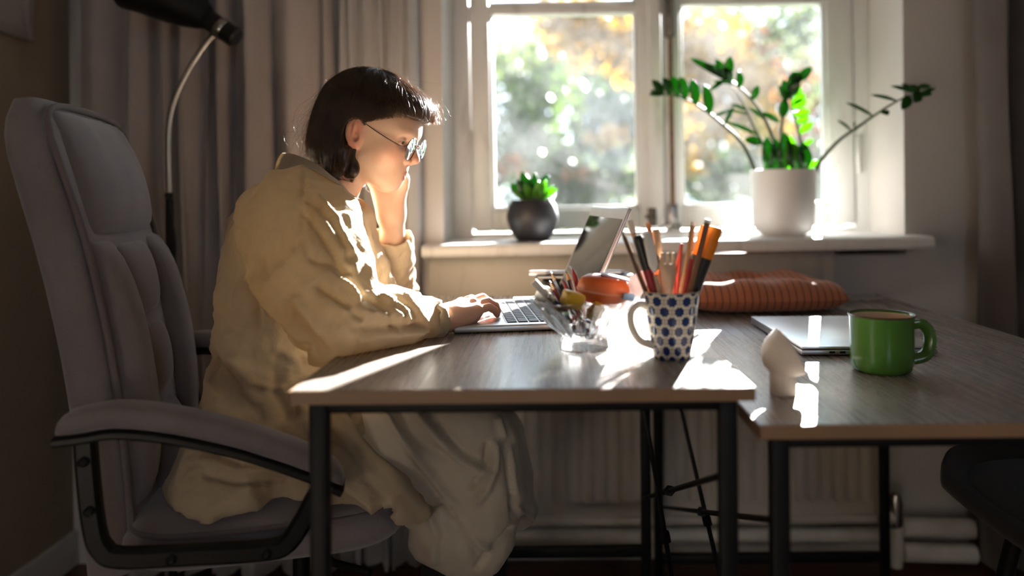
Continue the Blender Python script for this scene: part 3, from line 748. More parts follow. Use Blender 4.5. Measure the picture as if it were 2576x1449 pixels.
for (ax, ay, bx, by, w, dy) in [(1335, 497, 1312, 430, .030, .0), (1345, 497, 1345, 432, .022, .01), (1352, 497, 1380, 437, .030, .012), (1325, 497, 1283, 462, .030, -.005), (1330, 497, 1300, 452, .026, -.02), (1340, 499, 1318, 460, .022, -.03), (1350, 499, 1356, 455, .024, -.03), (1358, 499, 1402, 474, .016, -.01), (1362, 499, 1392, 468, .014, .01), (1345, 498, 1330, 445, .026, .02), (1356, 498, 1374, 452, .022, -.02), (1330, 498, 1292, 478, .018, -.02)]:
    a = W(ax, ay+6, 2.035+dy*.4)-Vector((PX_, PY_, PZ_)); b = W(bx, by, 2.035+dy*1.5)-Vector((PX_, PY_, PZ_))
    thick(mk('leaf', blade(a, b, w, curl=.25), M_zz if (ax+bx) % 3 else M_zzl, sp, angle=180), .002)
# zamioculcas in the white pot
YZ = 2.05; q0 = W(1971, 583, YZ); ZX, ZZ = q0.x, sill_z(q0.x)+.0005
zp = empty('potted_zamioculcas', (ZX, YZ, ZZ), 0, 'tall glossy zamioculcas in a plain white pot on the sill', 'plant')
ht = W(1971, 428, YZ).z-ZZ
mk('pot', lathe([(.001, .0), (.056, .0), (.057, .004), (.060, .006), (.076, .018), (.081, .035), (.0845, ht*.6), (.086, ht), (.082, ht+.001), (.079, ht-.004), (.077, ht-.025), (.001, ht-.026)], 64), simple('matt_white_pot', (.78, .75, .71), .5, .02, 6), zp, angle=50)
mk('soil', lathe([(.0001, ht-.018), (.077, ht-.022)], 32, cap=False), M_soil, zp)
Zo = Vector((ZX, YZ, ZZ))
def zl(px, py, dy=0): return W(px, py, YZ+dy)-Zo
def stem(pts, r0, lvs):
    st = spline([zl(*p) for p in pts], 6)
    s = mk('stem', tube(st, [r0*(1-.7*i/(len(st)-1)) for i in range(len(st))], 8), M_stem, zp)
    for l in lvs:
        ax, ay, bx, by, w = l[:5]; dy = l[5] if len(l) > 5 else 0; vivid = len(l) > 6
        # base at the nearest stem point
        a = zl(ax, ay); a = min(st, key=lambda p: (p.x-a.x)**2+(p.z-a.z)**2); b = zl(bx, by, dy+a.y+0)
        thick(mk('leaf', blade(a, b, w, curl=.12), M_zzl if vivid else M_zz, s, angle=180), .0009)
stem([(1903, 436), (1868, 362), (1812, 308), (1760, 268), (1706, 243), (1650, 236)], .0062,
     [(1783, 283, 1772, 212, .030, -.02), (1752, 258, 1741, 197, .032, -.01), (1728, 250, 1712, 192, .030, 0), (1706, 243, 1690, 191, .030, .01), (1688, 240, 1668, 194, .026, 0), (1670, 238, 1640, 200, .024, .0), (1665, 238, 1632, 238, .014, -.02), (1655, 236, 1636, 228, .014, .02), (1820, 314, 1846, 266, .012, .04), (1790, 290, 1836, 280, .010, .05)])
stem([(1972, 432), (1944, 346), (1915, 284), (1880, 238), (1845, 208), (1824, 200)], .0062,
     [(1824, 200, 1838, 140, .030, -.03), (1826, 200, 1800, 148, .026, 0), (1826, 198, 1734, 146, .022, .02), (1830, 203, 1770, 160, .026, .01), (1822, 200, 1786, 228, .014, -.02), (1846, 212, 1792, 204, .010, .03), (1860, 218, 1858, 176, .022, -.02), (1890, 248, 1908, 214, .020, -.01), (1840, 206, 1818, 170, .028, -.03), (1918, 288, 1962, 308, .018, .02), (1926, 300, 1884, 270, .012, .03), (1835, 205, 1812, 185, .024, .03)])
stem([(1945, 434), (1922, 370), (1892, 310), (1862, 246), (1832, 206)], .0048,
     [(1905, 340, 1820, 305, .012, .02), (1880, 280, 1838, 262, .010, -.01), (1918, 364, 1872, 352, .026, -.02), (1885, 290, 1826, 276, .008, .02)])
stem([(2018, 432), (2016, 372), (2006, 318), (1990, 264), (1996, 216)], .005,
     [(1990, 262, 2026, 236, .022, .01, 1), (1992, 270, 2030, 252, .026, .0, 1), (1998, 290, 2038, 280, .026, -.01, 1), (2003, 305, 2036, 295, .022, .0, 1), (2010, 335, 2046, 306, .022, .0, 1), (2014, 368, 2046, 350, .014, .0, 1), (1994, 240, 2016, 222, .026, .0, 1), (1992, 250, 1974, 238, .012)])
stem([(1962, 434), (1966, 330), (1970, 290), (1984, 240), (2010, 200), (2028, 182)], .0048,
     [(1968, 298, 1972, 246, .028, -.02), (1980, 246, 1970, 200, .026, -.01), (1986, 236, 1998, 178, .034, -.02), (1998, 214, 2008, 178, .030, .0), (2005, 206, 2042, 168, .026, -.01), (1984, 240, 2012, 206, .030, -.03), (1978, 255, 1960, 214, .020, .02)])
stem([(2052, 432, -.02), (2066, 402, -.03), (2110, 354, -.06), (2160, 318, -.09), (2215, 280, -.12), (2265, 250, -.145), (2310, 236, -.16)], .006,
     [(2120, 345, 2106, 302, .008, .03), (2130, 340, 2146, 314, .026, -.03), (2160, 318, 2128, 258, .010, .02), (2180, 304, 2234, 290, .024, -.03), (2205, 286, 2190, 238, .010, .02), (2225, 274, 2268, 276, .026, -.03), (2245, 262, 2240, 216, .012, .02), (2262, 252, 2300, 258, .026, -.03), (2270, 248, 2266, 210, .012, .03), (2285, 244, 2288, 214, .022, .0), (2296, 240, 2340, 214, .030, -.02), (2300, 240, 2344, 238, .028, -.03), (2310, 236, 2354, 222, .010, .0)])
for (ax, ay, bx, by, w, y) in [(1930, 432, 1928, 342, .036, 0), (1948, 430, 1952, 348, .034, 0), (1968, 432, 1974, 330, .040, 0), (1985, 432, 1988, 340, .036, 1), (2002, 432, 1994, 358, .050, 0), (2022, 432, 2018, 356, .040, 0), (2020, 426, 2068, 404, .020, 1)]:
    thick(mk('leaf', blade(zl(ax, ay, -.01), zl(bx, by, -.025), w, curl=.2), M_zzl if y else M_zz, zp, angle=180), .0009)

# ------------------------------------------------------------------ open laptop
RL = math.radians(8.4)
near = Tz(1140, 842, DZ); LW, LD, LH = .304, .212, .013
lt = empty('open_laptop', (near.x, near.y, DZ), RL, 'open silver laptop with black keys in front of the person', 'laptop')
# local: x from palm rest to hinge, y away from the camera
bs = mk('base', box(0, LD, 0, LW, .0015, LH, .004, 3), M_alu, lt)
kx0, kx1, ky0, ky1 = .088, .198, .018, LW-.018
mk('key_well', box(kx0-.002, kx1+.002, ky0-.002, ky1+.002, LH, LH+.0002), simple('key_well', (.45, .46, .48), .4, metal=.6), bs, smooth=False)
rows = 6; dx = (kx1-kx0)/rows; kb = {}
def key(x, y, wx_, wy_):
    q = (round(wx_, 4), round(wy_, 4))
    if q not in kb: kb[q] = mk('key', box(-wx_/2, wx_/2, -wy_/2, wy_/2, 0, .0014, .0006, 1), M_key, bs, angle=30, loc=(x, y, LH+.0003))
    else: cp(kb[q], bs, (x, y, LH+.0003))
for r_ in range(rows):
    x = kx0+dx*(r_+.5); h_ = dx-.003 if r_ < 5 else dx*.62
    widths = {0: [1, 1, 1, 1.25, 5, 1.25, 1, 1, 1, 1], 1: [2.2]+[1]*10+[2.2], 2: [1.75]+[1]*11+[1.75], 3: [1.5]+[1]*12+[1], 4: [1]*13+[1.5], 5: [1]*14}[r_]
    tot = sum(widths); y = ky1
    for w_ in widths:
        ww = w_*(ky1-ky0)/tot; key(x, y-ww/2, h_, ww-.003); y -= ww
mk('trackpad', box(.012, .080, .10, .205, LH, LH+.0003), simple('trackpad', (.60, .61, .63), .25, metal=.7), bs, smooth=False)
mk('trackpad_gap', join(box(.0808, .0816, .10, .205, LH, LH+.0003), box(.012, .0808, .0992, .10, LH, LH+.0003), box(.012, .0808, .205, .2058, LH, LH+.0003)), M_black, bs, smooth=False)
mk('port_strip', box(.165, .206, -.0003, .001, .005, .009), M_black, bs, smooth=False)
AL = math.radians(24)   # lid leans back
LM = Matrix.Translation((LD-.004, 0, LH-.002)) @ Matrix.Rotation(AL, 4, 'Y')
lid = mk('lid', xf(box(0, .0055, 0, LW, .001, .208, .0022, 2), LM), M_alu, lt)
mk('bezel', xf(box(-.0004, .0002, .003, LW-.003, .006, .204), LM), simple('silver_bezel', (.50, .50, .51), .4, metal=.7), lid, smooth=False)
mk('display', xf(box(-.0008, .0002, .012, LW-.012, .016, .186), LM), M_screen, lid, smooth=False)
mk('hinge', xf(tube([(.003, .03, .0), (.003, LW-.03, .0)], .004, 10), LM), M_black, lid)

# ------------------------------------------------------------------ closed laptop
cl_ = empty('closed_laptop', (.404, 1.222, EZ), 0, 'closed grey laptop lying on the right desk beside the green mug', 'laptop')
cbm = Matrix.Rotation(.02, 4, 'Z'); cl_.rotation_euler = (0, 0, .0)
cb_ = mk('base', box(0, .221, 0, .3126, .0015, .0105, .003, 2), M_alud, cl_)
mk('lid', box(.0005, .2205, .0005, .312, .0110, .0155, .0018, 2), M_alu, cl_)
for a, w_ in ((.045, .009), (.062, .009)): mk('port', box(a, a+w_, -.0004, .001, .0045, .0078, .0003, 1), M_black, cb_)
mk('headphone_jack', tube([(.083, -.0004, .006), (.083, .001, .006)], .002, 10), M_black, cb_)
mk('card_slot', box(.165, .20, -.0004, .001, .0055, .0068), M_black, cb_, smooth=False)
mk('foot', box(.02, .04, .02, .28, 0, .002), M_black, cb_, smooth=False); mk('foot', box(.18, .20, .02, .28, 0, .002), M_black, cb_, smooth=False)

# ------------------------------------------------------------------ green enamel mug
g0 = Tz(2246, 947, EZ); gm = empty('enamel_mug', (g0.x, g0.y+.036, EZ), 0, 'glossy green enamel mug with dark chipped rim', 'mug')
GR = .0445; GH = .083
mk('cup', lathe([(.001, 0), (.036, 0), (.041, .004), (.0435, .012), (GR, .03), (GR, GH-.004), (.0465, GH), (.0455, GH+.0012), (.0435, GH-.002), (.042, .02), (.001, .016)], 64), M_green, gm, angle=50)
mk('inner', lathe([(.0432, GH-.002), (.0422, .03), (.001, .024)], 48, cap=False), M_cream, gm)
mk('rim', lathe([(.0462, GH-.001), (.0472, GH+.0005), (.0462, GH+.0018), (.0446, GH+.0012)], 64, close=True, rfun=lambda a, r, z: 1+.004*math.sin(7*a)*math.sin(3*a)), M_rim, gm)
mk('handle', tube(spline([(GR-.002, 0, .068), (.056, 0, .070), (.066, 0, .058), (.067, 0, .040), (.060, 0, .024), (GR-.002, 0, .018)], 6), .0062, 12, flat=1.5), M_green, gm, rot=(0, 0, -.15))

# ------------------------------------------------------------------ white angled stand
w0 = Tz(1978, 998, EZ); ws = empty('angled_stand', (w0.x, w0.y+.014, EZ), 0, 'small matt white stand with a tilted round face, in the sun patch', 'stand')
mk('foot', lathe([(.001, 0), (.0165, 0), (.0172, .0015), (.0172, .022), (.0165, .034), (.001, .036)], 40), M_whitem, ws, angle=50)
hm = Matrix.Translation((.002, .0, .052)) @ Matrix.Rotation(math.radians(61), 4, 'Y')
mk('head', xf(lathe([(.001, -.030), (.012, -.027), (.022, -.020), (.029, -.010), (.0325, .002), (.034, .006), (.0345, .009), (.033, .0105), (.001, .0095)], 48), hm), M_whitem, ws, angle=40)
mk('face_disc', xf(lathe([(.001, .0105), (.029, .0110), (.030, .0100)], 40, cap=False), hm), M_white, ws)

# ------------------------------------------------------------------ striped cushion
cz = Tz(1760, 797, EZ); cu = empty('seat_cushion', (.475, 1.765, EZ), .04, 'rust coloured pinstriped tufted cushion lying on the right desk', 'cushion')
def cushion():
    V, F = [], []; n, m_ = 44, 34; w, d = .37, .28
    tufts = [(-.075, -.03), (.075, -.03), (0, .05)]
    top = lambda u, v: None
    for side in (1, -1):
        for j in range(m_+1):
            for i in range(n+1):
                u, v = i/n*2-1, j/m_*2-1
                e = max(0, 1-abs(u)**5)**.5*max(0, 1-abs(v)**5)**.5
                rx = w/2*(1-.05*(1-v*v)*0+.03*math.cos(3*v)); x = rx*u*(1-.05*v*v); y = d/2*v*(1-.06*u*u)
                h = .028*e
                if side > 0:
                    for tx, ty in tufts: h -= .022*math.exp(-(((x-tx)/.035)**2+((y-ty)/.03)**2))
                    h += .011*math.exp(-((y-.09)/.05)**2)*e+.008*math.exp(-((y+.095)/.04)**2)*e+.003*math.sin(x*60+y*20)*e
                    z = .027+h
                else: z = .027-.026*e
                V.append((x, y, max(z*1.2, .0005)))
        b = 0 if side > 0 else (n+1)*(m_+1)
        for j in range(m_):
            for i in range(n):
                a = b+j*(n+1)+i; q = (a, a+1, a+n+2, a+n+1); F.append(q if side > 0 else q[::-1])
    return V, F
mcu = fabric('rust_pinstripe', (.40, .135, .068), (.47, .175, .09), 600, .3)
sx = mcu.node('ShaderNodeSeparateXYZ'); mcu.l.new(mcu.coord(), sx.inputs[0])
fr = mcu.mathn('FRACT', mcu.mathn('MULTIPLY', sx.outputs[0], 62)); ln = mcu.mathn('LESS_THAN', fr, .13)
mcu.base(mcu.mix(ln, mcu.b.inputs['Base Color'].links[0].from_socket, (.05, .035, .035)))
mk('cover', cushion(), mcu.m, cu, angle=180)
for q in ((-.075, -.03), (.075, -.03), (0, .05)): mk('tuft_button', lathe([(.0001, .003), (.004, .002), (.005, 0)], 12, cap=False), M_chairp, cu, loc=(q[0], q[1], .037))
tb = Tz(2150, 748, EZ)
tag(mk('cable_tray', join(box(-.05, .05, -.02, .02, 0, .006, .002), box(-.05, .05, .016, .02, .006, .012, .001), box(.046, .05, -.02, .02, .006, .012, .001)), simple('grey_plastic', (.45, .43, .42), .5), loc=(tb.x, tb.y-.03, EZ)), 'flat pale plastic tray at the back of the right desk', 'tray')

# ------------------------------------------------------------------ notebooks, pens and cards at the back of the left desk
nb = [('cardboard_box', 'small brown cardboard box at the bottom of the stationery pile', 'box', (1388, 1580, 1.585, 1.665, .0, .026), simple('brown_card', (.42, .22, .09), .7, .1)),
      ('pencil_case', 'black pencil case on the brown box behind the laptop', 'case', (1362, 1585, 1.588, 1.66, .0265, .046), M_blackp),
      ('notebook', 'black notebook lying on the pencil case behind the laptop', 'notebook', (1347, 1590, 1.59, 1.668, .0465, .054), simple('black_cover', (.02, .02, .024), .5))]
for nm, lb, ct, (a, b, y0, y1, z0, z1), m in nb:
    x0, x1 = cx(a, 1.6), cx(b, 1.6)
    o = empty(nm, (x0, y0, DZ+z0), 0, lb, ct); bev = .008 if nm == 'pencil_case' else .0015
    mk('body' if nm != 'notebook' else 'cover', box(0, x1-x0, 0, y1-y0, 0, z1-z0, bev, 3), m, o)
    if nm == 'notebook': mk('pages', box(.003, x1-x0-.002, -.0006, .01, .0018, z1-z0-.0018), simple('page_edge', (.7, .7, .68), .7), o)
    if nm == 'pencil_case': mk('zipper', tube([(.01, -.001, .011), (x1-x0-.01, -.001, .011)], .0016, 6), M_chrome, o)
    if nm == 'cardboard_box': mk('flap', box(.002, x1-x0-.002, -.0012, 0, .012, .024), m, o, smooth=False)
def pen(name, label, cat, a, b, r, m, tip=None, tl=.012, end=None, el=.0, group=None, n=10):
    a, b = Vector(a), Vector(b); o = empty(name, a, 0, label, cat, group); d = b-a; L = d.length; u = d/L
    if tip is None: mk('barrel', tube([u*0, u*L], r, n), m, o, angle=40)
    else:
        mk('barrel', tube([u*0, u*(L-tl)], r, n), m, o, angle=40)
        mk('tip', tube([u*(L-tl), u*(L-tl*.25)], [r, r*.35], n), tip, o, angle=40)
        mk('point', tube([u*(L-tl*.25), u*L], [r*.35, r*.08], n), m, o, angle=60)
    if end: mk('cap', tube([u*(L-el), u*(L-el*.1), u*(L+.0005)], [r*1.12, r*1.12, r*.9], n), end, o, angle=40)
    return o
pen('stylus', 'silver stylus lying across the notebook pile behind the laptop', 'pen', (cx(1560, 1.6), 1.60, DZ+.0592), (cx(1330, 1.6), 1.60, DZ+.0592), .0048, M_alu, None, .012, simple('white_cap', (.8, .8, .8), .4), .035)
pen('ruler_pen', 'grey metal pen lying next to the silver stylus', 'pen', (cx(1570, 1.6), 1.612, DZ+.0585), (cx(1352, 1.6), 1.612, DZ+.0585), .004, M_alud)
nt = Tz(1318, 765, DZ); no = empty('note_pad', (nt.x, nt.y+.03, DZ), .1, 'small white note pad catching the sun behind the laptop', 'note pad')
mk('pages', box(-.022, .024, -.03, .035, 0, .006, .0008, 1), simple('white_paper', (.80, .78, .72), .7), no); mk('yellow_edge', box(-.022, .024, -.0306, -.03, 0, .0015), simple('yellow_strip', (.6, .45, .05), .6), no, smooth=False)
nt2 = Tz(1400, 752, DZ); tag(mk('paper_card', box(-.03, .03, -.02, .02, 0, .0012), simple('grey_card', (.62, .60, .58), .7), loc=(nt2.x+.01, 1.575, DZ), smooth=False), 'pale paper card between the note pad and the stationery pile', 'card')

# ------------------------------------------------------------------ cut glass bowl and its contents
b0 = Tz(1473, 888, DZ); BX, BY = b0.x, b0.y+.03
bw = empty('glass_bowl', (BX, BY, DZ), 0, 'cut crystal bowl with scalloped rim full of stationery', 'bowl')
mg = Mat('cut_crystal', (.97, .98, .99), .02); mg.b.inputs['Transmission Weight'].default_value = 1; mg.b.inputs['IOR'].default_value = 1.48
_tb = mg.node('ShaderNodeBsdfTransparent'); _tb.inputs[0].default_value = (.93, .95, .96, 1); _mx = mg.node('ShaderNodeMixShader'); _mx.inputs[0].default_value = .28
mg.l.new(mg.b.outputs[0], _mx.inputs[1]); mg.l.new(_tb.outputs[0], _mx.inputs[2]); mg.l.new(_mx.outputs[0], mg.out.inputs[0])
mg.bump(mg.noise(mg.coord(), 60, 2), .15, .004)
def flute(a, r, z):
    k = min(1, max(0, (z-.004)/.02)); return 1+k*(.045*abs(math.cos(9*a))-.02)+(.03*math.cos(6*a) if z > .055 else 0)*((z-.055)/.02)
bprof = [(.001, 0), (.034, 0), (.036, .003), (.034, .014), (.031, .019), (.036, .024), (.052, .040), (.063, .056), (.076, .072), (.078, .0735), (.0755, .0735), (.059, .056), (.047, .041), (.033, .028), (.020, .024), (.001, .023)]
mk('bowl_body', lathe(bprof, 108, rfun=flute), mg.m, bw, angle=22)
for i in range(18):
    a = 2*math.pi*i/18; e = Vector((math.cos(a), math.sin(a), 0))
    mk('cut_facet', tube([e*.037+Vector((0, 0, .024)), e*.0545+Vector((0, 0, .041)), e*.064+Vector((0, 0, .056))], [.001, .004, .001], 6), mg.m, bw, angle=20)
Yb = BY
def bp(px, py, dy=0): return W(px, py, Yb+dy)
gp = 'colour pencils in the glass bowl'
M_tipw = simple('pencil_wood', (.55, .33, .18), .7)
M_mar = simple('maroon_lacquer', (.16, .015, .02), .3); M_blk = simple('black_lacquer', (.02, .018, .02), .3); M_red = simple('crimson_lacquer', (.33, .02, .03), .3)
for lb, a, b, m, w in [('black pencil with bare wooden tip leaning in the bowl, left', (1452, 815, .0), (1385, 683, .02), M_blk, 1), ('dark maroon pencil with wooden tip lowest in the bowl', (1440, 812, -.02), (1382, 706, -.01), M_mar, 1), ('black pencil with wooden tip beside the orange case', (1462, 812, .03), (1424, 681, .03), M_blk, 1), ('crimson pencil standing highest in the bowl', (1475, 812, .02), (1440, 673, .02), M_red, 0), ('short crimson pencil between the black pencils', (1465, 815, -.01), (1416, 705, -.005), M_red, 0)]:
    pen('pencil', lb, 'pencil', bp(*a), bp(*b), .0036, m, M_tipw if w else m, .014, group=gp, n=6)
pen('white_brush', 'white plastic spatula tip leaning over the left rim of the bowl', 'spatula', bp(1425, 795, -.02), bp(1342, 708, -.03), .0052, M_white)
pen('silver_pen', 'navy and silver pen resting on the left rim of the bowl', 'pen', bp(1432, 800, -.03), bp(1378, 742, -.045), .0042, simple('navy_plastic', (.02, .04, .09), .3), None, .01, M_chrome, .012)
tag(mk('cotton_swab', pillow(.022, .012, .026, 3, 10, 16), M_white, loc=bp(1368, 740, -.01), rot=(.2, .7, 0), angle=180), 'soft white puff at the left side of the bowl', 'puff')
oc = empty('orange_case', bp(1518, 728), 0, 'orange oval zip case lying on top of the bowl', 'case')
oc.rotation_euler = (.1, .13, .1)
M_or = simple('orange_shell', (.52, .11, .02), .45, .08, 12)
mk('shell_top', lathe([(.0382, 0), (.038, .005), (.034, .014), (.026, .019), (.001, .021)], 40, rfun=lambda a, r, z: 1), M_or, oc)
oc.children[0].scale = (1, .72, 1)
so = mk('shell_bottom', lathe([(.0382, -.003), (.037, -.010), (.030, -.018), (.001, -.020)], 40), M_or, oc); so.scale = (1, .72, 1)
zo = mk('zip_band', lathe([(.0385, -.003), (.0395, -.0025), (.0395, -.0005), (.0385, 0)], 40, close=True), simple('pink_zip', (.60, .25, .16), .5), oc); zo.scale = (1, .72, 1)
mk('strap', join(box(-.010, .032, -.008, .008, .0205, .0235, .001)), simple('blue_strap', (.33, .42, .62), .4), oc, rot=(0, .12, 0))
mk('zip_pull', box(.024, .040, -.030, -.024, -.006, .004, .001), simple('blue_pull', (.20, .33, .50), .4), oc)
M_yel = simple('yellow_rubber', (.70, .42, .02), .4, .06, 10)
tag(mk('eraser', box(-.015, .015, -.012, .012, -.011, .011, .005, 3), M_yel, loc=bp(1441, 753, -.04), rot=(.1, .3, .4)), 'rounded yellow eraser resting on the front rim of the bowl', 'eraser')
tag(mk('sharpener', xf(lathe([(.001, -.013), (.011, -.013), (.013, -.008), (.009, .010), (.001, .013)], 5), rotm('X', .2)), M_yel, loc=bp(1500, 782, -.036), rot=(.3, .5, .2)), 'faceted yellow sharpener inside the glass bowl', 'sharpener')
pk = Mat('frosted_pink', (.85, .62, .58), .35); pk.b.inputs['Transmission Weight'].default_value = .5
tag(mk('set_square', xf(extrude_poly([(-.018, 0, -.045), (.016, 0, -.04), (.016, 0, .022), (.002, 0, .030), (-.018, 0, .0)], (0, .003, 0)), rotm('Y', .5)), pk.m, loc=bp(1594, 722, .02)), 'frosted pink plastic triangle sticking out of the bowl', 'set square')
for px, py, dy, m, lb in ((1455, 832, 0, M_blk, 'dark rubber lump at the bottom of the bowl'), (1488, 836, .012, M_mar, 'maroon crayon stub at the bottom of the bowl'), (1470, 820, -.012, simple('blue_clip', (.04, .10, .25), .4), 'blue clip at the bottom of the bowl')):
    tag(mk('stationery_piece', pillow(.028, .018, .014, 3, 10, 14), m, loc=bp(px, py, dy), rot=(.3*dy*50, .4, px*.1), angle=180), lb, 'stationery')

# ------------------------------------------------------------------ patterned mug and the pens in it
m0 = Tz(1697, 908, DZ); MX, MY = m0.x, m0.y+.022
pm = empty('patterned_mug', (MX, MY, DZ), 0, 'white mug with rows of navy blue rosettes holding pens', 'mug')
mp_ = Mat('rosette_glaze', (.8, .76, .68), .18)
uvn = mp_.node('ShaderNodeUVMap'); sxy = mp_.node('ShaderNodeSeparateXYZ'); mp_.l.new(uvn.outputs[0], sxy.inputs[0])
def cell(offu, offv):
    a = mp_.mathn('SUBTRACT', mp_.mathn('FRACT', mp_.mathn('ADD', mp_.mathn('MULTIPLY', sxy.outputs[0], 11), offu)), .5)
    b = mp_.mathn('SUBTRACT', mp_.mathn('FRACT', mp_.mathn('ADD', mp_.mathn('MULTIPLY', sxy.outputs[1], 3.4), offv)), .5)
    b = mp_.mathn('MULTIPLY', b, 1.35)
    d = mp_.mathn('SQRT', mp_.mathn('ADD', mp_.mathn('MULTIPLY', a, a), mp_.mathn('MULTIPLY', b, b)))
    an = mp_.mathn('ARCTAN2', b, a); w = mp_.mathn('MULTIPLY', mp_.mathn('COSINE', mp_.mathn('MULTIPLY', an, 8)), .035)
    return mp_.mathn('ADD', d, w), d
c1, d1 = cell(0, 0); c2, d2 = cell(.5, .5); cm_ = mp_.mathn('MINIMUM', c1, c2); dm_ = mp_.mathn('MINIMUM', d1, d2)
dots = mp_.mathn('LESS_THAN', cm_, .34); ring = mp_.mathn('LESS_THAN', mp_.mathn('ABSOLUTE', mp_.mathn('SUBTRACT', dm_, .47)), .035)
mp_.base(mp_.mix(dots, mp_.mix(ring, (.72, .66, .55), (.36, .32, .25)), (.012, .03, .11)))
MH = .0905
mprof = [(.0235, 0), (.0250, .002), (.0285, .02), (.0325, .045), (.0355, .070), (.0378, MH)]
V_, F_, U_ = lathe(mprof, 64, uv=True); U_ = [(u, v[2]/MH) for (u, _), v in zip(U_, V_)]
mug = mk('cup', (V_, F_), mp_.m, pm, uv=U_)
M_mw = simple('mug_white_glaze', (.74, .68, .58), .2)
mk('inner_wall', lathe([(.0378, MH), (.0368, MH+.0008), (.0355, MH-.001), (.0330, .07), (.0265, .02), (.001, .006), (.001, 0), (.0235, 0)], 64, cap=False), M_mw, pm, angle=60)
mk('handle', tube(spline([(-.034, 0, .070), (-.047, 0, .074), (-.058, 0, .064), (-.058, 0, .046), (-.047, 0, .027), (-.0275, 0, .018)], 6), .0042, 12, flat=1.5), M_mw, pm, rot=(0, 0, .25))
def mp3(px, py, dy=0): return W(px, py, MY+dy)
def inmug(px, dy=0): return Vector((MX+(px-1697)*.00028, MY+dy*.5, DZ+.014))
gp2 = 'pens and brushes in the patterned mug'
M_orp = simple('orange_plastic', (.75, .22, .01), .35); M_tan = simple('tan_wood', (.40, .24, .12), .5, .1, 30); M_bge = simple('beige_wood', (.60, .46, .30), .6, .1, 30); M_brn = simple('brown_lacquer', (.20, .10, .05), .35)
def marker(name, label, cat, base_px, top, dy, segs, n=14, flat=1.0):
    a = inmug(base_px, dy); b = mp3(*top, dy); u = b-a
    o = empty(name, a, 0, label, cat, gp2)
    for i, (t0, t1, r0, r1, m, pn) in enumerate(segs): mk(pn, tube([u*t0, u*t1], [r0, r1], n, flat=flat), m, o, angle=40)
    return o
marker('red_marker', 'thick red marker with black cap leaning left in the mug', 'marker', 1690, (1603, 592), -.010, [(0, .70, .0066, .0066, M_red, 'barrel'), (.70, .97, .0070, .0076, M_blk, 'cap'), (.97, 1.0, .0070, .005, M_blk, 'cap_end')])
marker('craft_knife', 'dark brown blade shaped tool at the far left of the mug', 'knife', 1678, (1564, 580), -.004, [(0, .7, .004, .0048, M_brn, 'handle'), (.7, .93, .0048, .0038, M_brn, 'blade'), (.93, 1, .0038, .0006, M_brn, 'point')], flat=.5)
marker('bottle_brush', 'white bristle brush with wooden handle in the mug', 'brush', 1686, (1627, 585), -.018, [(0, .64, .0030, .0030, M_bge, 'handle'), (.66, .72, .003, .0062, M_white, 'bristle_base'), (.72, .92, .0066, .0070, M_white, 'bristles'), (.92, 1, .0070, .0045, M_white, 'bristle_tip')], 20)
marker('orange_pencil', 'orange pencil with black band left of the wooden fork', 'pencil', 1692, (1630, 560), .004, [(0, .62, .0040, .0040, M_orp, 'barrel'), (.62, .82, .0043, .0043, M_blk, 'band'), (.82, 1, .0036, .003, M_orp, 'end')], 6)
marker('flat_brush', 'beige bristled paint brush in the middle of the mug', 'brush', 1694, (1650, 578), .010, [(0, .70, .0040, .0042, M_orp, 'handle'), (.70, .78, .0038, .0040, M_chrome, 'ferrule'), (.78, 1, .0044, .0052, M_bge, 'bristles')], 12)
marker('cream_eraser_stick', 'cream tipped stick behind the black cap in the mug', 'stick', 1684, (1583, 554), .012, [(0, .9, .0032, .0032, M_tan, 'stick'), (.9, 1, .0050, .0046, M_white, 'tip')])
fk = empty('wooden_fork', inmug(1697, -.006), 0, 'translucent beige fork standing in the middle of the mug', 'fork', gp2); fa = inmug(1697, -.006)
fb = [mp3(*q, -.012)-fa for q in ((1662, 728), (1656, 690), (1660, 655), (1664, 636), (1669, 636), (1670, 664), (1676, 664), (1677, 636), (1683, 636), (1684, 664), (1690, 664), (1691, 636), (1697, 636), (1700, 656), (1702, 690), (1694, 728), (1686, 780), (1672, 780))]
pkm = Mat('beige_resin', (.62, .42, .27), .3); pkm.b.inputs['Transmission Weight'].default_value = .25
mk('fork_head', extrude_poly(fb, (0, .003, 0)), pkm.m, fk, angle=40); mk('fork_handle', tube([Vector((0, 0, 0)), mp3(1679, 775, -.01)-fa], .005, 10, flat=.5), pkm.m, fk)
twm = simple('coral_metal', (.55, .09, .07), .3)
tw = empty('tweezers', inmug(1700, .004), 0, 'coral red tweezers standing right of the fork', 'tweezers', gp2); ta = inmug(1700, .004)
for q in (1712, 1722): mk('arm', tube([Vector((0, 0, 0)), mp3(q-14, 690, .004)-ta, mp3(1715, 612, .004)-ta], [.003, .0034, .0024], 8, flat=.6), twm, tw)
marker('brown_pencil', 'brown round pencil with white end, left of the orange highlighter', 'pencil', 1705, (1744, 558), .004, [(0, .97, .0036, .0036, M_tan, 'barrel'), (.97, 1, .0038, .0036, M_white, 'end')])
marker('brown_pencil', 'brown pencil with white end crossing in front of the highlighter', 'pencil', 1712, (1781, 551), -.012, [(0, .97, .0040, .0040, M_brn, 'barrel'), (.97, 1, .0042, .0040, M_white, 'end')])
marker('highlighter', 'broad orange highlighter with black middle leaning right', 'highlighter', 1716, (1800, 572), .006, [(0, .46, .0072, .0088, M_orp, 'barrel'), (.46, .74, .0094, .0100, M_blk, 'grip'), (.74, .985, .0104, .0112, M_orp, 'cap'), (.985, 1, .0110, .0095, M_orp, 'cap_end')], 18, .9)
marker('orange_pen', 'slim orange and black pen left of the highlighter', 'pen', 1708, (1768, 566), .026, [(0, .4, .0036, .0036, M_orp, 'barrel'), (.4, .75, .0040, .0040, M_blk, 'grip'), (.75, 1, .0038, .0034, M_orp, 'cap')])
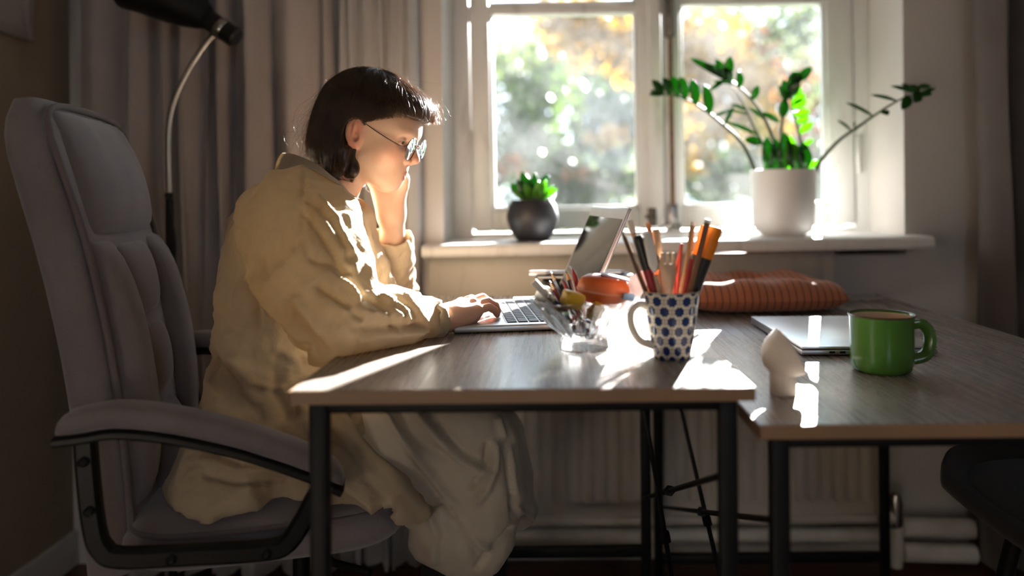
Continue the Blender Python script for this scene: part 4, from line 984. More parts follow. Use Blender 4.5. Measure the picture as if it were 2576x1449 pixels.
marker('red_pen', 'crimson pen with black end standing right in the mug', 'pen', 1709, (1740, 650), -.004, [(0, .8, .0036, .0036, M_red, 'barrel'), (.8, 1, .0038, .0026, M_red, 'cap')])
marker('paint_brush', 'thin beige paint brush near the right pencils', 'brush', 1704, (1745, 590), .012, [(0, .75, .0026, .0030, M_bge, 'handle'), (.75, .85, .003, .0034, M_chrome, 'ferrule'), (.85, 1, .0036, .0012, M_tan, 'bristles')])
# ------------------------------------------------------------------ the person at the desk
HS = .888; HO = Vector((-.3278, 1.383, 1.068))
HM = (Matrix.Rotation(math.radians(-9), 3, 'Z') @ Matrix.Rotation(math.radians(20), 3, 'Y'))
HMn = np.array(HM, np.float32); HOn = np.array(HO, np.float32)
def h2w(V): return (np.asarray(V, np.float32)*(HS/100))@HMn.T+HOn
def w2h(p): return ((np.asarray(p, np.float32)-HOn)@HMn)*(100/HS)
root = Vector((-.45, 1.345, .50))
person = empty('person', root, 0, 'person with brown bob in a beige linen jacket, leaning on one hand at the laptop', 'person')
def pk_(name, vf, m, parent=person, angle=180, **kw):          # world-space mesh under the person
    V, F = vf
    o = mk(name, (np.asarray(V, np.float32)-np.array(root, np.float32) if isinstance(F, np.ndarray) else [tuple(Vector(p)-root) for p in V], F), m, parent, angle=angle, **kw); return o
NB = w2h(W(800, 500, 1.365)); CHEST = w2h(W(745, 620, 1.345))
def head_sdf(P):
    x, y, z = P.T; Q = np.stack([x, np.abs(y), z], 1)
    d = ell(P, (-.8, 0, 4.2), (9.4, 7.3, 8.3))
    d = smin(d, ell(P, (3.4, 0, -1.0), (5.5, 5.5, 7.3)), 3)
    d = smin(d, ell(P, (4.4, 0, 4.4), (4.7, 5.7, 4.8)), 2)
    d = smin(d, cap(Q, (1.0, 4.9, -4.0), (6.3, 1.5, -7.5), 1.5, 1.4), 2.6)
    d = smin(d, ell(P, (7.0, 0, -7.4), (1.6, 1.9, 1.5)), 1.8)
    d = smin(d, ell(P, (6.7, 0, -4.4), (2.6, 2.9, 3.0)), 2)
    d = smin(d, ell(Q, (5.4, 3.9, -1.0), (2.3, 2.2, 2.4)), 2.2)
    d = smin(d, cap(Q, (8.3, .8, 3.7), (6.9, 4.2, 3.9), .8, .7), 1.3)
    d = smax(d, -ell(Q, (9.3, 3.1, 2.0), (2.1, 1.9, 1.15)), 1.3)
    d = smin(d, ell(Q, (6.85, 3.15, 2.0), (1.35, 1.45, 1.3)), .35)
    d = smax(d, -ell(Q, (8.3, 3.15, 1.75), (.62, 1.25, .30)), .12)
    d = smin(d, cap(P, (8.4, 0, 2.6), (10.25, 0, -.5), .62, .78), .9)
    d = smin(d, ell(P, (10.3, 0, -1.0), (.95, .92, .85)), .7)
    d = smin(d, ell(Q, (9.2, 1.2, -1.6), (.95, .62, .75)), .5)
    d = smax(d, -ell(Q, (9.65, .62, -2.25), (.5, .32, .36)), .18)
    d = smin(d, cap(Q, (9.15, 0, -4.0), (7.5, 2.35, -4.72), .50, .16), .4)
    d = smin(d, cap(Q, (8.95, 0, -5.35), (7.4, 2.1, -4.95), .56, .16), .4)
    d = smax(d, -cap(Q, (9.75, 0, -4.72), (7.7, 2.5, -4.78), .12, .06), .18)
    # ears
    R_ = np.array(Matrix.Rotation(math.radians(-20), 3, 'Y') @ Matrix.Rotation(math.radians(-24), 3, 'Z'))
    e = ell(Q, (-.9, 6.9, .6), (1.75, .62, 2.9), R_)
    e = smax(e, -ell(Q, (-.6, 7.75, .8), (1.25, .85, 2.0), R_), .2)
    e = smin(e, ell(Q, (.1, 6.75, -.9), (.75, .6, 1.5), R_), .4)
    e = smin(e, cap(Q, (-1.2, 7.25, 1.9), (-.9, 7.1, -.7), .30, .26), .3)
    e = smax(e, -ell(Q, (-.1, 7.6, -.2), (.62, .8, .8)), .2)
    d = smin(d, e, .55)
    # neck and upper chest
    nk = chain(P, [(-2.2, 0, -3), tuple((np.array((-2.2, 0, -3))+NB)/2+np.array((.6, 0, 0))), tuple(NB), tuple(CHEST)], [5.4, 5.0, 5.6, 8])
    d = smin(d, nk, 2.2)
    sc = cap(Q, (-1.5, 5.6, -3.0), (NB[0]+4.8, 1.6, NB[2]+1.0), 1.1, .9); d = smin(d, sc, 1.6)
    return d
def col_mix(base, mask, c): return base*(1-mask[:, None])+np.array(c, np.float32)*mask[:, None]
Vh, Fh = nets(head_sdf, (-13, -9, -27), (12, 9, 13), .18)
skin = np.array((.62, .40, .285), np.float32)
Q = np.abs(Vh*np.array((1, 0, 1)))+0; Qa = np.stack([Vh[:, 0], np.abs(Vh[:, 1]), Vh[:, 2]], 1)
cols = np.tile(skin, (len(Vh), 1))
g = lambda d, w: np.exp(-np.maximum(d, 0)**2/(w*w)).astype(np.float32)
cols = col_mix(cols, .5*g(ell(Qa, (6.6, 4.2, -1.2), (1, 1, 1)), 2.0), (.66, .29, .19))
cols = col_mix(cols, .6*g(cap(Qa, (10.4, 0, -.6), (9.6, 1.0, -1.4), .5, .5), .8), (.64, .25, .17))
cols = col_mix(cols, .7*g(cap(Qa, (-.9, 7.2, 3.0), (-.4, 7.2, -2.2), .8, .8), .9), (.66, .24, .15))
lips = np.minimum(segdist(Qa, [(9.4, 0, -4.05), (7.7, 2.3, -4.72)]), segdist(Qa, [(9.2, 0, -5.35), (7.6, 2.1, -4.92)]))
cols = col_mix(cols, .85*g(lips-.42, .2), (.42, .13, .11))
brow = segdist(Qa, [(8.9, 1.1, 4.0), (8.3, 3.0, 4.75), (6.9, 4.8, 4.5)])
cols = col_mix(cols, .8*g(brow-.22, .22), (.10, .055, .035))
lash = segdist(Qa, [(8.1, 1.8, 1.9), (8.3, 3.1, 2.1), (7.5, 4.5, 1.75)])
cols = col_mix(cols, .75*g(lash-.05, .12), (.05, .03, .025))
# hands and forearms
def frame(o, f, l):
    f = Vector(f).normalized(); l = Vector(l); l = (l-f*l.dot(f)).normalized(); u = f.cross(l)
    return lambda x, y, z, k=.0092: tuple(Vector(o)+f*(x*k)+l*(y*k)+u*(z*k))
rw = W(1110, 806, 1.222)
R = frame(rw, (.62, .78, .03), (-.78, .62, 0))
c = .0092
def rhand(P):
    d = chain(P, [tuple(W(960, 812, 1.13)), tuple(W(1060, 806, 1.19)), R(0, 0, 0), R(2.4, 0, .4)], [.022, .019, .0195, .021])
    for kn, r in (((7.4, 2.6, 1.5), .0108), ((7.7, .8, 1.9), .0112), ((7.2, -1.0, 1.65), .0105), ((6.4, -2.6, 1.0), .0098)):
        d = smin(d, cap(P, R(1.0, kn[1]*.45, .2), R(*kn), .0165, r), .012)
    d = smin(d, cap(P, R(2.5, -1.6, -.3), R(5.6, -2.2, -.1), .013, .011), .012)
    d = smin(d, cap(P, R(1.5, 1.6, -.2), R(4.4, 3.0, -.4), .013, .011), .012)
    for pts, r0 in (([(7.4, 2.6, 1.5), (10.8, 3.1, 2.0), (12.7, 3.2, .8), (13.3, 3.2, -.4)], .0088), ([(7.7, .8, 1.9), (11.5, .9, 2.3), (13.4, .9, 1.0), (14.0, .9, -.3)], .0090),
                    ([(7.2, -1.0, 1.65), (10.7, -1.3, 1.9), (12.5, -1.4, .8), (13.1, -1.4, -.4)], .0086), ([(6.4, -2.6, 1.0), (9.0, -3.1, 1.3), (10.3, -3.3, .5), (10.9, -3.3, -.4)], .0076)):
        d = smin(d, chain(P, [R(*p) for p in pts], [r0, r0*.92, r0*.84, r0*.7]), .0035)
        d = smin(d, cap(P, R(*pts[0]), R(pts[0][0]+.1, *pts[0][1:]), r0*1.18, r0*1.18), .004)
    d = smin(d, chain(P, [R(3.6, 2.8, -.5), R(6.2, 4.6, -.5), R(8.6, 5.0, -.4), R(10.0, 4.9, -.4)], [.0115, .0098, .0088, .0068]), .006)
    for kn in ((7.4, 2.6, 1.5), (7.7, .8, 1.9), (7.2, -1.0, 1.65)):   # tendons
        d = smin(d, cap(P, R(3.0, kn[1]*.55, 1.35), R(kn[0], kn[1], kn[2]+.75), .0022, .0034), .006)
    return d
lo = np.minimum(np.array(rw)-.06, np.array(W(960, 812, 1.13))-.035); hi = np.array(R(15.2, 5, 4))+np.array((.05, .03, .02))
Vr, Fr = nets(rhand, lo, hi, .0017)
Lw = lambda px, py, Y: tuple(W(px, py, Y))
def lhand(P):
    d = chain(P, [Lw(990, 700, 1.56), Lw(986, 620, 1.505), Lw(987, 565, 1.474), Lw(987, 535, 1.462)], [.032, .0265, .0235, .0235])
    for a, b, r in ((Lw(985, 540, 1.462), Lw(1009, 452, 1.447), .0165), (Lw(985, 540, 1.462), Lw(990, 445, 1.45), .0165), (Lw(985, 540, 1.462), Lw(970, 448, 1.452), .0165), (Lw(980, 545, 1.462), Lw(958, 478, 1.445), .0165)):
        d = smin(d, cap(P, a, b, .019, r), .015)
    for pts in (((1006, 455, 1.449), (998, 405, 1.466), (984, 362, 1.470), (970, 335, 1.470)), ((990, 446, 1.452), (990, 392, 1.470), (976, 348, 1.474), (962, 322, 1.474)),
                ((972, 448, 1.454), (966, 398, 1.474), (952, 356, 1.478), (940, 332, 1.478)), ((1014, 470, 1.447), (1008, 434, 1.458), (994, 402, 1.464), (978, 380, 1.466))):
        d = smin(d, chain(P, [Lw(*p) for p in pts], [.0098, .0088, .0080, .0065]), .005)
    d = smin(d, chain(P, [Lw(965, 505, 1.45), Lw(948, 468, 1.436), Lw(928, 446, 1.432), Lw(912, 430, 1.434)], [.016, .0125, .0105, .0078]), .010)
    return d
Vl, Fl = nets(lhand, np.array(W(900, 720, 1.56))*np.array((1, 0, 1))+np.array((0, 1.395, -.03)), np.array((W(1040, 300, 1.44).x+.02, 1.61, W(1000, 300, 1.46).z)), .0021)
Vb = np.concatenate([h2w(Vh), Vr, Vl]); Fb = np.concatenate([Fh, Fr+len(Vh), Fl+len(Vh)+len(Vr)])
cr = np.tile(skin*np.array((1.0, .95, .95)), (len(Vr), 1))
kn = np.minimum.reduce([segdist(Vr, [R(*p), R(*q)]) for p, q in (((12.5, 3.2, .4), (13.4, 3.2, -.6)), ((13.2, .9, .6), (14.1, .9, -.5)), ((12.3, -1.4, .5), (13.2, -1.4, -.6)), ((10.2, -3.3, .3), (11, -3.3, -.6)))])
cr = col_mix(cr, .6*g(kn, .012), (.66, .26, .18)); clh = np.tile(skin, (len(Vl), 1))
ms_ = Mat('skin', tuple(skin), .48, spec=.4)
ca_ = ms_.node('ShaderNodeVertexColor', layer_name='Col'); nz_ = ms_.noise(ms_.coord(), 60, 5, .6)
ms_.base(ms_.mix(.10, ca_.outputs[0], ms_.ramp(nz_, (.3, (.45, .2, .12)), (.7, (.8, .55, .42)))))
ms_.b.inputs['Subsurface Weight'].default_value = .14; ms_.b.inputs['Subsurface Radius'].default_value = (1.0, .35, .2); ms_.b.inputs['Subsurface Scale'].default_value = .012
ms_.bump(ms_.noise(ms_.coord(), 900, 2), .12, .0006)
body = pk_('body', (Vb, Fb), ms_.m); attr(body, 'Col', np.concatenate([cols, cr, clh]))
# eyes
me_ = Mat('eyeball', (.85, .82, .78), .12); tco = me_.coord()
sv = me_.node('ShaderNodeSeparateXYZ'); me_.l.new(tco, sv.inputs[0])
me_.base(me_.ramp(sv.outputs[2], (.0, (.8, .77, .73)), (.80, (.8, .77, .73)), (.83, (.10, .06, .03)), (.93, (.14, .08, .04)), (.945, (.005, .005, .005))))
for s in (-1, 1):
    V, F = lathe([(max(.0001, math.sin(a)), -math.cos(a)) for a in [math.pi*i/24 for i in range(25)]], 32)
    o = mk('eye', (V, F), me_.m, person, angle=180)
    wv = Vector(h2w([[6.9, 3.15*s, 2.0]])[0])-root; dirw = HM @ Vector((1, 0, -.32)).normalized()
    o.matrix_local = Matrix.Translation(wv) @ dirw.to_track_quat('Z', 'Y').to_matrix().to_4x4() @ Matrix.Scale(1.22*HS/100, 4)
# hair
def hair_full(P):
    Q = np.stack([P[:, 0], np.abs(P[:, 1]), P[:, 2]], 1)
    d = ell(P, (-1.7, 0, 4.3), (11.0, 8.6, 9.9))
    d = smin(d, ell(P, (5.9, 0, 8.0), (4.7, 6.8, 3.9)), 2.5)
    d = smin(d, ell(P, (-6.2, 0, -2.0), (5.9, 7.4, 8.3)), 3)
    d = smin(d, cap(Q, (-3.2, 6.3, 2.0), (-2.0, 6.6, -7.0), 2.0, 2.1), 2)
    d = smin(d, cap(Q, (-2.0, 6.3, -4.0), (1.0, 6.6, -6.6), 2.3, 1.7), 1.5)
    return d
def hair_cut(P):
    x, z = P[:, 0], P[:, 2]; ya = np.abs(P[:, 1])
    xb = .9+2.2*np.clip((-2.2-z)/1.6, 0, 1)
    A = np.maximum(xb-x, z-(3.5+.58*np.clip(x-1.5, 0, 5)+.22*np.clip(x-6.5, 0, 9)))
    Q = np.stack([x, ya, z], 1)
    E_ = ell(Q, (-.4, 8.6, .6), (2.2, 3.0, 3.1))
    return np.minimum(A, E_)
def hair_sdf(P): return smax(hair_full(P), -hair_cut(P), .5)
Vq, Fq = nets(hair_sdf, (-14, -10, -14), (12, 10, 15.5), .27)
Nq = vnormals(Vq, Fq)
ang = np.arctan2(Vq[:, 1], Vq[:, 0]+3.5)
lump = vnoise(np.stack([ang*3, Vq[:, 1]*.08, Vq[:, 2]*.05], 1), 1.6)*.6+vnoise(np.stack([ang*9, Vq[:, 1]*.05, Vq[:, 2]*.03], 1), 1.5, 5)*.4
Vq = Vq+Nq*(lump-.15)[:, None]
mh = Mat('brown_hair', (.020, .011, .007), .38, spec=.5); hf = mh.noise(mh.coord(), 40, 3)
mh.base(mh.ramp(hf, (.3, (.018, .010, .006)), (.7, (.045, .026, .016))))
hair = pk_('hair', (h2w(Vq), Fq), mh.m)
mst = Mat('hair_strand', (.05, .028, .016), .26, spec=1.0); mst.base(mst.ramp(mst.noise(mst.coord(), 30, 3), (.3, (.04, .022, .013)), (.7, (.16, .092, .05)))); mst.translucent(.25, (.55, .33, .18))
def strands(n, steps, step, frizz, seed, zmin=-30, rad=.021):
    r = np.random.default_rng(seed); crown = np.array((-3.0, 0, 14.2), np.float32); gdir = (np.array((0, 0, -1), np.float32)@HMn)
    d = r.normal(size=(n, 3)).astype(np.float32); d[:, 2] = np.abs(d[:, 2])*1.2-.25; d /= np.linalg.norm(d, axis=1, keepdims=True)
    p = np.array((-1.6, 0, 2), np.float32)+d*9
    off = .05+.35*r.random(n).astype(np.float32)
    def grad(q):
        e = .05; return np.stack([hair_full(q+np.eye(3, dtype=np.float32)[i]*e)-hair_full(q-np.eye(3, dtype=np.float32)[i]*e) for i in range(3)], 1)/(2*e)
    for _ in range(5):
        gq = grad(p); p = p-gq*(hair_full(p)-off)[:, None]/np.maximum((gq*gq).sum(1, keepdims=True), .2)
    alive = hair_cut(p) > 0; pts = [p.copy()]; al = [alive.copy()]; jit = r.normal(size=(n, 3)).astype(np.float32)*.22; crl = r.normal(size=(n, 3)).astype(np.float32)
    ph = r.random(n)*6.28; fz = frizz*(.3+r.random(n)**2*2).astype(np.float32)
    for s in range(steps):
        gq = grad(p); nn = gq/np.maximum(np.linalg.norm(gq, axis=1, keepdims=True), 1e-4)
        away = p-crown; away /= np.maximum(np.linalg.norm(away, axis=1, keepdims=True), .5)
        v = away*.8+gdir*.75+jit; v = v-nn*(v*nn).sum(1, keepdims=True); v /= np.maximum(np.linalg.norm(v, axis=1, keepdims=True), 1e-3)
        p = p+v*step; t = (s+1)/steps
        o2 = off+fz*t*t*(1+.6*np.sin(ph+6*t)); gq = grad(p)
        p = p-gq*np.clip(hair_full(p)-o2, -.5, .5)[:, None]
        if frizz > .3: p = p+crl*(fz*.10)[:, None]*np.sin(ph+9*t)[:, None]
        alive = alive & (hair_cut(p) > -.25) & (p[:, 2] > -13.5); pts.append(p.copy()); al.append(alive.copy())
    Pn = np.stack(pts, 1); A = np.stack(al, 1)
    T = np.gradient(Pn, axis=1); T /= np.maximum(np.linalg.norm(T, axis=2, keepdims=True), 1e-5)
    a = np.cross(T, np.array((.3, .5, .8))); a /= np.maximum(np.linalg.norm(a, axis=2, keepdims=True), 1e-4); b = np.cross(T, a)
    tap = np.linspace(1, .5, steps+1)[None, :, None]*rad
    ring = [Pn+(a*math.cos(k)+b*math.sin(k))*tap for k in (0, 2.094, 4.189)]
    V = np.stack(ring, 2).reshape(-1, 3)
    idx = np.arange(n*(steps+1)*3).reshape(n, steps+1, 3); F = []
    ok = A[:, :-1] & A[:, 1:]
    for k in range(3):
        q = np.stack([idx[:, :-1, k], idx[:, :-1, (k+1) % 3], idx[:, 1:, (k+1) % 3], idx[:, 1:, k]], -1); F.append(q[ok])
    F = np.concatenate(F); used = np.unique(F); mp = np.zeros(len(V), np.int64); mp[used] = np.arange(len(used))
    return h2w(V[used]), mp[F]
hs = pk_('strands', strands(4600, 32, .62, .25, 3, rad=.026), mst.m, hair); hs['kind'] = 'stuff'
hs = pk_('flyaways', strands(1300, 24, .55, 2.1, 11, rad=.018), mst.m, hair); hs['kind'] = 'stuff'

# clothes
TK, TY = .62, 1.345
def tor(P): return np.stack([P[:, 0], (P[:, 1]-TY)*TK, P[:, 2]], 1)
def tp(px, py): q = W(px, py, 1.345); return (q.x, 0, q.z)
cIn = np.array(cI, np.float32)
def seat_box(P):                                # the chair seat, kept clear of the clothes
    q = P@cIn[:3, :3].T+cIn[:3, 3]
    d = np.stack([np.abs(q[:, 0]+.032)-.203, np.abs(q[:, 1])-.235, np.abs(q[:, 2]-.40)-.088], 1)
    return np.minimum(d.max(1), 0)+np.sqrt((np.maximum(d, 0)**2).sum(1))-.0145
def jacket_sdf(P):
    T_ = tor(P)
    d = chain(T_, [tp(782, 520), tp(754, 600), tp(738, 720), tp(716, 860), tp(700, 980), tp(684, 1090), tp(670, 1160)], [.058, .102, .100, .096, .096, .098, .102], .012)
    d = smin(d, cap(P, Lw(752, 552, 1.205), Lw(780, 620, 1.17), .072, .074), .05)
    d = smin(d, cap(P, Lw(795, 552, 1.485), Lw(840, 640, 1.53), .066, .06), .05)
    # seat of the jacket spreading on the chair
    d = smin(d, ell(P, Lw(662, 1175, 1.30), (.12, .20, .095)), .05)
    # near arm
    d = smin(d, chain(P, [Lw(765, 580, 1.185), Lw(800, 700, 1.135), Lw(838, 800, 1.10)], [.070, .070, .056], .03), .035)
    d = smin(d, chain(P, [Lw(838, 804, 1.10), Lw(905, 812, 1.115), Lw(1000, 808, 1.155), Lw(1092, 806, 1.21)], [.052, .045, .035, .0285], .02), .02)
    # far arm
    d = smin(d, chain(P, [Lw(830, 620, 1.53), Lw(930, 700, 1.575), Lw(985, 728, 1.585)], [.06, .052, .043]), .03)
    d = smin(d, chain(P, [Lw(985, 730, 1.585), Lw(988, 680, 1.545), Lw(986, 622, 1.506)], [.043, .041, .036]), .015)
    # front panel bulging in the light
    d = smin(d, chain(P, [Lw(880, 560, 1.40), Lw(910, 650, 1.42), Lw(925, 740, 1.43), Lw(900, 850, 1.40)], [.03, .036, .04, .04]), .035)
    d = smin(d, chain(P, [Lw(862, 560, 1.27), Lw(868, 660, 1.26), Lw(850, 760, 1.25)], [.022, .03, .03]), .04)
    # tail over the near thigh
    fl_ = chain(P, [Lw(740, 1110, 1.27), Lw(900, 1135, 1.25), Lw(1040, 1235, 1.225)], [.108, .112, .086], .03)
    a = np.array(W(905, 1030, 1.2)); b = np.array(W(1112, 1310, 1.2)); n_ = np.cross(b-a, np.array((0, 1, 0))); n_ /= np.linalg.norm(n_)
    s_ = (P-a)@n_.astype(np.float32)
    if n_[0] < 0: s_ = -s_
    fl_ = smax(fl_, s_, .008)
    d = smin(d, fl_, .05)
    # openings: neck, cuffs
    d = smax(d, -cap(P, Lw(862, 440, 1.37), Lw(800, 520, 1.36), .060, .052), .012)
    d = smax(d, -cap(P, Lw(1125, 806, 1.23), Lw(1085, 806, 1.205), .026, .023), .006)
    d = smax(d, -cap(P, Lw(986, 590, 1.49), Lw(986, 618, 1.503), .031, .028), .006)
    # keep off the table and seat
    tab = np.maximum.reduce([P[:, 2]-(DZ+.0015), -(P[:, 0]-(DX0-.001)), P[:, 2]*0+(DZ-.022)-P[:, 2]])
    d = np.maximum(d, -tab)
    d = np.maximum(d, -seat_box(P))
    return d
Vj, Fj = nets(jacket_sdf, (-.68, 1.0, .47), (-.155, 1.66, 1.06), .0042)
def photo(V):                                   # where the surface lies in the photograph, for placing folds
    u = V[:, 0]/V[:, 1]*FPX; v = (CAMH-V[:, 2])/V[:, 1]*FPX
    return np.stack([PX0+u+ROLL*v, PY0+v-ROLL*u, np.zeros(len(V))], 1)
def folds(V, F, lst, noise_amp, seed, wr=((9, .008), (18, .006), (38, .003))):
    N = vnormals(V, F); q = photo(V); near = np.clip(-N[:, 1]*2+.4, 0, 1); d = np.zeros(len(V), np.float32)
    for pts, w, a in lst:
        P3 = [(x, y, 0) for x, y in pts]; d += 1.5*a*np.exp(-(segdist(q.astype(np.float32), P3)/w)**2)*near
    for sc, am in wr:
        nz = vnoise(V, sc, seed); d += am*noise_amp*(1-2.2*np.abs(nz))
    return V+N*d[:, None]
JF = [([(630, 705), (662, 756), (714, 800), (748, 850), (774, 885)], 9, -.010), ([(650, 690), (700, 760), (760, 850)], 12, .007), ([(735, 752), (765, 812), (816, 876)], 7, -.009), ([(755, 750), (800, 830)], 10, .006),
      ([(607, 564), (645, 620), (684, 688), (720, 740)], 4, -.004), ([(767, 440), (761, 521), (769, 620), (782, 658)], 4, -.0035), ([(767, 520), (800, 560), (850, 640)], 9, .007), ([(770, 540), (815, 610), (860, 690)], 6, -.007),
      ([(800, 500), (840, 560), (872, 640)], 8, .006), ([(790, 660), (830, 665), (870, 690)], 5, -.005), ([(820, 690), (860, 720), (890, 760)], 8, .008), ([(800, 720), (850, 760), (900, 800)], 7, -.007), ([(850, 700), (885, 730), (905, 760)], 6, -.006),
      ([(860, 780), (920, 790), (1000, 800)], 8, .006), ([(880, 820), (950, 820), (1050, 815)], 7, -.006), ([(900, 845), (990, 838), (1070, 830)], 7, .005), ([(915, 760), (960, 785), (985, 820)], 6, -.005), ([(950, 755), (1000, 780), (1030, 810)], 6, .005), ([(1000, 765), (1040, 785), (1060, 815)], 5, -.004),
      ([(655, 760), (650, 830), (640, 900)], 9, -.006), ([(600, 640), (640, 720), (655, 820)], 16, -.006), ([(560, 900), (600, 990), (650, 1060)], 16, -.006), ([(700, 900), (690, 980), (720, 1050)], 14, -.007), ([(730, 900), (760, 960), (770, 1040)], 12, .006), ([(600, 900), (640, 960), (700, 980)], 12, .006),
      ([(860, 1040), (900, 1100), (960, 1170), (1010, 1240), (1060, 1300)], 8, .007), ([(880, 1040), (920, 1100), (985, 1170), (1040, 1240)], 6, -.008), ([(850, 1120), (900, 1180), (960, 1240)], 10, -.006), ([(840, 1200), (920, 1250), (1000, 1290)], 9, .006), ([(820, 1050), (840, 1120)], 9, -.006),
      ([(520, 1170), (600, 1190), (700, 1185), (770, 1190)], 12, .006), ([(530, 1205), (620, 1215), (720, 1205)], 8, -.006), ([(500, 1100), (540, 1150), (600, 1170)], 10, -.005)]
Vj = folds(Vj, Fj, JF, 1.0, 3.1)
Vj[:, 2] = np.where((Vj[:, 0] > DX0-.002) & (Vj[:, 2] > .70), np.maximum(Vj[:, 2], DZ+.001), Vj[:, 2])
jacket = pk_('jacket', (Vj, Fj), M_jacket)
def strip(top, bot, m, name, parent, th=.004, n=8, wrap=None):
    A_, B_ = spline([W(*p) for p in top], n), spline([W(*p) for p in bot], n); V, F = [], []; k = 5
    for a, b in zip(A_, B_):
        for j in range(k+1): t = j/k; V.append(tuple(a.lerp(b, t)+Vector((0, 0, .006*math.sin(math.pi*t)))))
    if wrap is not None:                         # lay it on the cloth below
        Pv = np.array(V, np.float32); tgt = np.tile(np.linspace(wrap[0], wrap[1], k+1), len(A_)).astype(np.float32); E3 = np.eye(3, dtype=np.float32)*.004
        for _ in range(6):
            sd = jacket_sdf(Pv); gr_ = np.stack([jacket_sdf(Pv+E3[i])-jacket_sdf(Pv-E3[i]) for i in range(3)], 1); gr_ /= np.maximum(np.linalg.norm(gr_, axis=1, keepdims=True), 1e-6)
            Pv = Pv+gr_*np.maximum(tgt-sd, 0)[:, None]*.8
        V = [tuple(p) for p in Pv]
    for i in range(len(A_)-1):
        for j in range(k): q = i*(k+1)+j; F.append((q, q+1, q+k+2, q+k+1))
    o = pk_(name, (V, F), m, parent); s = o.modifiers.new('thickness', 'SOLIDIFY'); s.thickness = th; s.offset = 0
    b = o.modifiers.new('soft', 'SUBSURF'); b.levels = 1; b.render_levels = 1; return o
strip([(884, 505, 1.300), (856, 466, 1.255), (804, 418, 1.250), (746, 390, 1.30), (712, 386, 1.375), (742, 396, 1.44), (800, 420, 1.475), (860, 470, 1.46), (892, 520, 1.42)],
      [(870, 552, 1.262), (832, 518, 1.205), (782, 478, 1.19), (724, 446, 1.255), (690, 430, 1.375), (722, 440, 1.49), (790, 466, 1.54), (872, 516, 1.52), (910, 560, 1.45)], M_jacket, 'collar', jacket, wrap=(.010, .009))
strip([(884, 512, 1.318), (855, 480, 1.285), (802, 440, 1.284), (750, 415, 1.32), (722, 410, 1.375), (746, 412, 1.43), (800, 436, 1.463), (858, 484, 1.45), (890, 530, 1.41)],
      [(878, 560, 1.325), (850, 530, 1.29), (800, 500, 1.29), (748, 470, 1.33), (725, 462, 1.375), (745, 468, 1.42), (798, 496, 1.455), (855, 530, 1.44), (884, 565, 1.40)], M_jacket, 'collar_stand', jacket, .003)
strip([(876, 552, 1.30), (884, 600, 1.29), (892, 660, 1.285), (898, 720, 1.29), (902, 770, 1.30)], [(900, 556, 1.335), (905, 602, 1.32), (910, 662, 1.315), (914, 722, 1.32), (916, 772, 1.33)], M_jacket, 'placket', jacket, .003, wrap=(.006, .006))
for px, py, Y in ((891, 566, 1.306), (905, 668, 1.288)):
    pk_('button', xf(lathe([(.0001, -.001), (.0045, -.001), (.0052, .0004), (.0045, .0016), (.0025, .0012), (.0001, .0012)], 18), align(W(px, py, Y), W(px+40, py-14, Y-.05))), M_white, jacket, angle=50)
def cuff(a, b, r0, r1, seed, w):
    a, b = Vector(a), Vector(b); L = (b-a).length
    prof = []
    for i in range(20):
        t = 2*math.pi*i/20; prof.append((r0+w*math.cos(t)*.5, L/2-L/2*math.sin(t)*1.0))
    V, F = lathe(prof, 56, close=True); V = np.array(V, np.float32)
    an = np.arctan2(V[:, 1], V[:, 0]); nz = np.array([mnoise.noise(Vector((math.cos(x)*2.2+seed, math.sin(x)*2.2, float(z)*55))) for x, z in zip(an, V[:, 2])])
    k = 1+nz*.10*(r1/r0); V[:, 0] *= k; V[:, 1] *= k; V[:, 2] += nz*.006
    return xf((V, F), align(a, b))
pk_('cuff', cuff(W(1078, 806, 1.200), W(1104, 806, 1.216), .0275, .028, 2.2, .008), M_jacket, jacket)
pk_('cuff', cuff(W(984, 645, 1.515), W(986, 592, 1.488), .0345, .040, 6.1, .015), M_jacket, jacket)
# shirt under the jacket
def shirt_sdf(P):
    T_ = tor(P); d = chain(T_, [tp(810, 495), tp(785, 590), tp(775, 690)], [.05, .07, .066], .03)
    return smax(d, -cap(P, Lw(862, 440, 1.37), Lw(800, 530, 1.36), .053, .048), .01)
pk_('shirt', nets(shirt_sdf, (-.6, 1.18, .80), (-.26, 1.52, 1.0), .006), M_shirt)
# dress
def dress_sdf(P):
    d = chain(P, [Lw(720, 1150, 1.27), Lw(950, 1120, 1.235), Lw(1196, 1092, 1.225)], [.092, .076, .060], .02)
    d = smin(d, chain(P, [Lw(720, 1150, 1.42), Lw(960, 1120, 1.43), Lw(1225, 1098, 1.425)], [.09, .072, .056], .02), .06)
    d = smin(d, chain(P, [Lw(1200, 1110, 1.225), Lw(1215, 1220, 1.215), Lw(1190, 1350, 1.21), Lw(1180, 1420, 1.21)], [.058, .060, .056, .030], .02), .03)
    d = smin(d, chain(P, [Lw(1226, 1110, 1.425), Lw(1262, 1200, 1.42), Lw(1288, 1275, 1.415)], [.054, .050, .042], .02), .04)
    d = smin(d, ell(P, Lw(1190, 1210, 1.31), (.085, .12, .10)), .05)
    d = smin(d, chain(P, [Lw(830, 1225, 1.22), Lw(980, 1250, 1.215), Lw(1090, 1310, 1.205)], [.055, .058, .05], .02), .05)
    d = smax(d, -seat_box(P), .012)
    # hollow hem
    d = smax(d, -cap(P, Lw(1180, 1470, 1.26), Lw(1195, 1300, 1.26), .055, .02), .02)
    return d
Vd, Fd = nets(dress_sdf, (-.56, 1.06, .28), (.0, 1.54, .70), .0044)
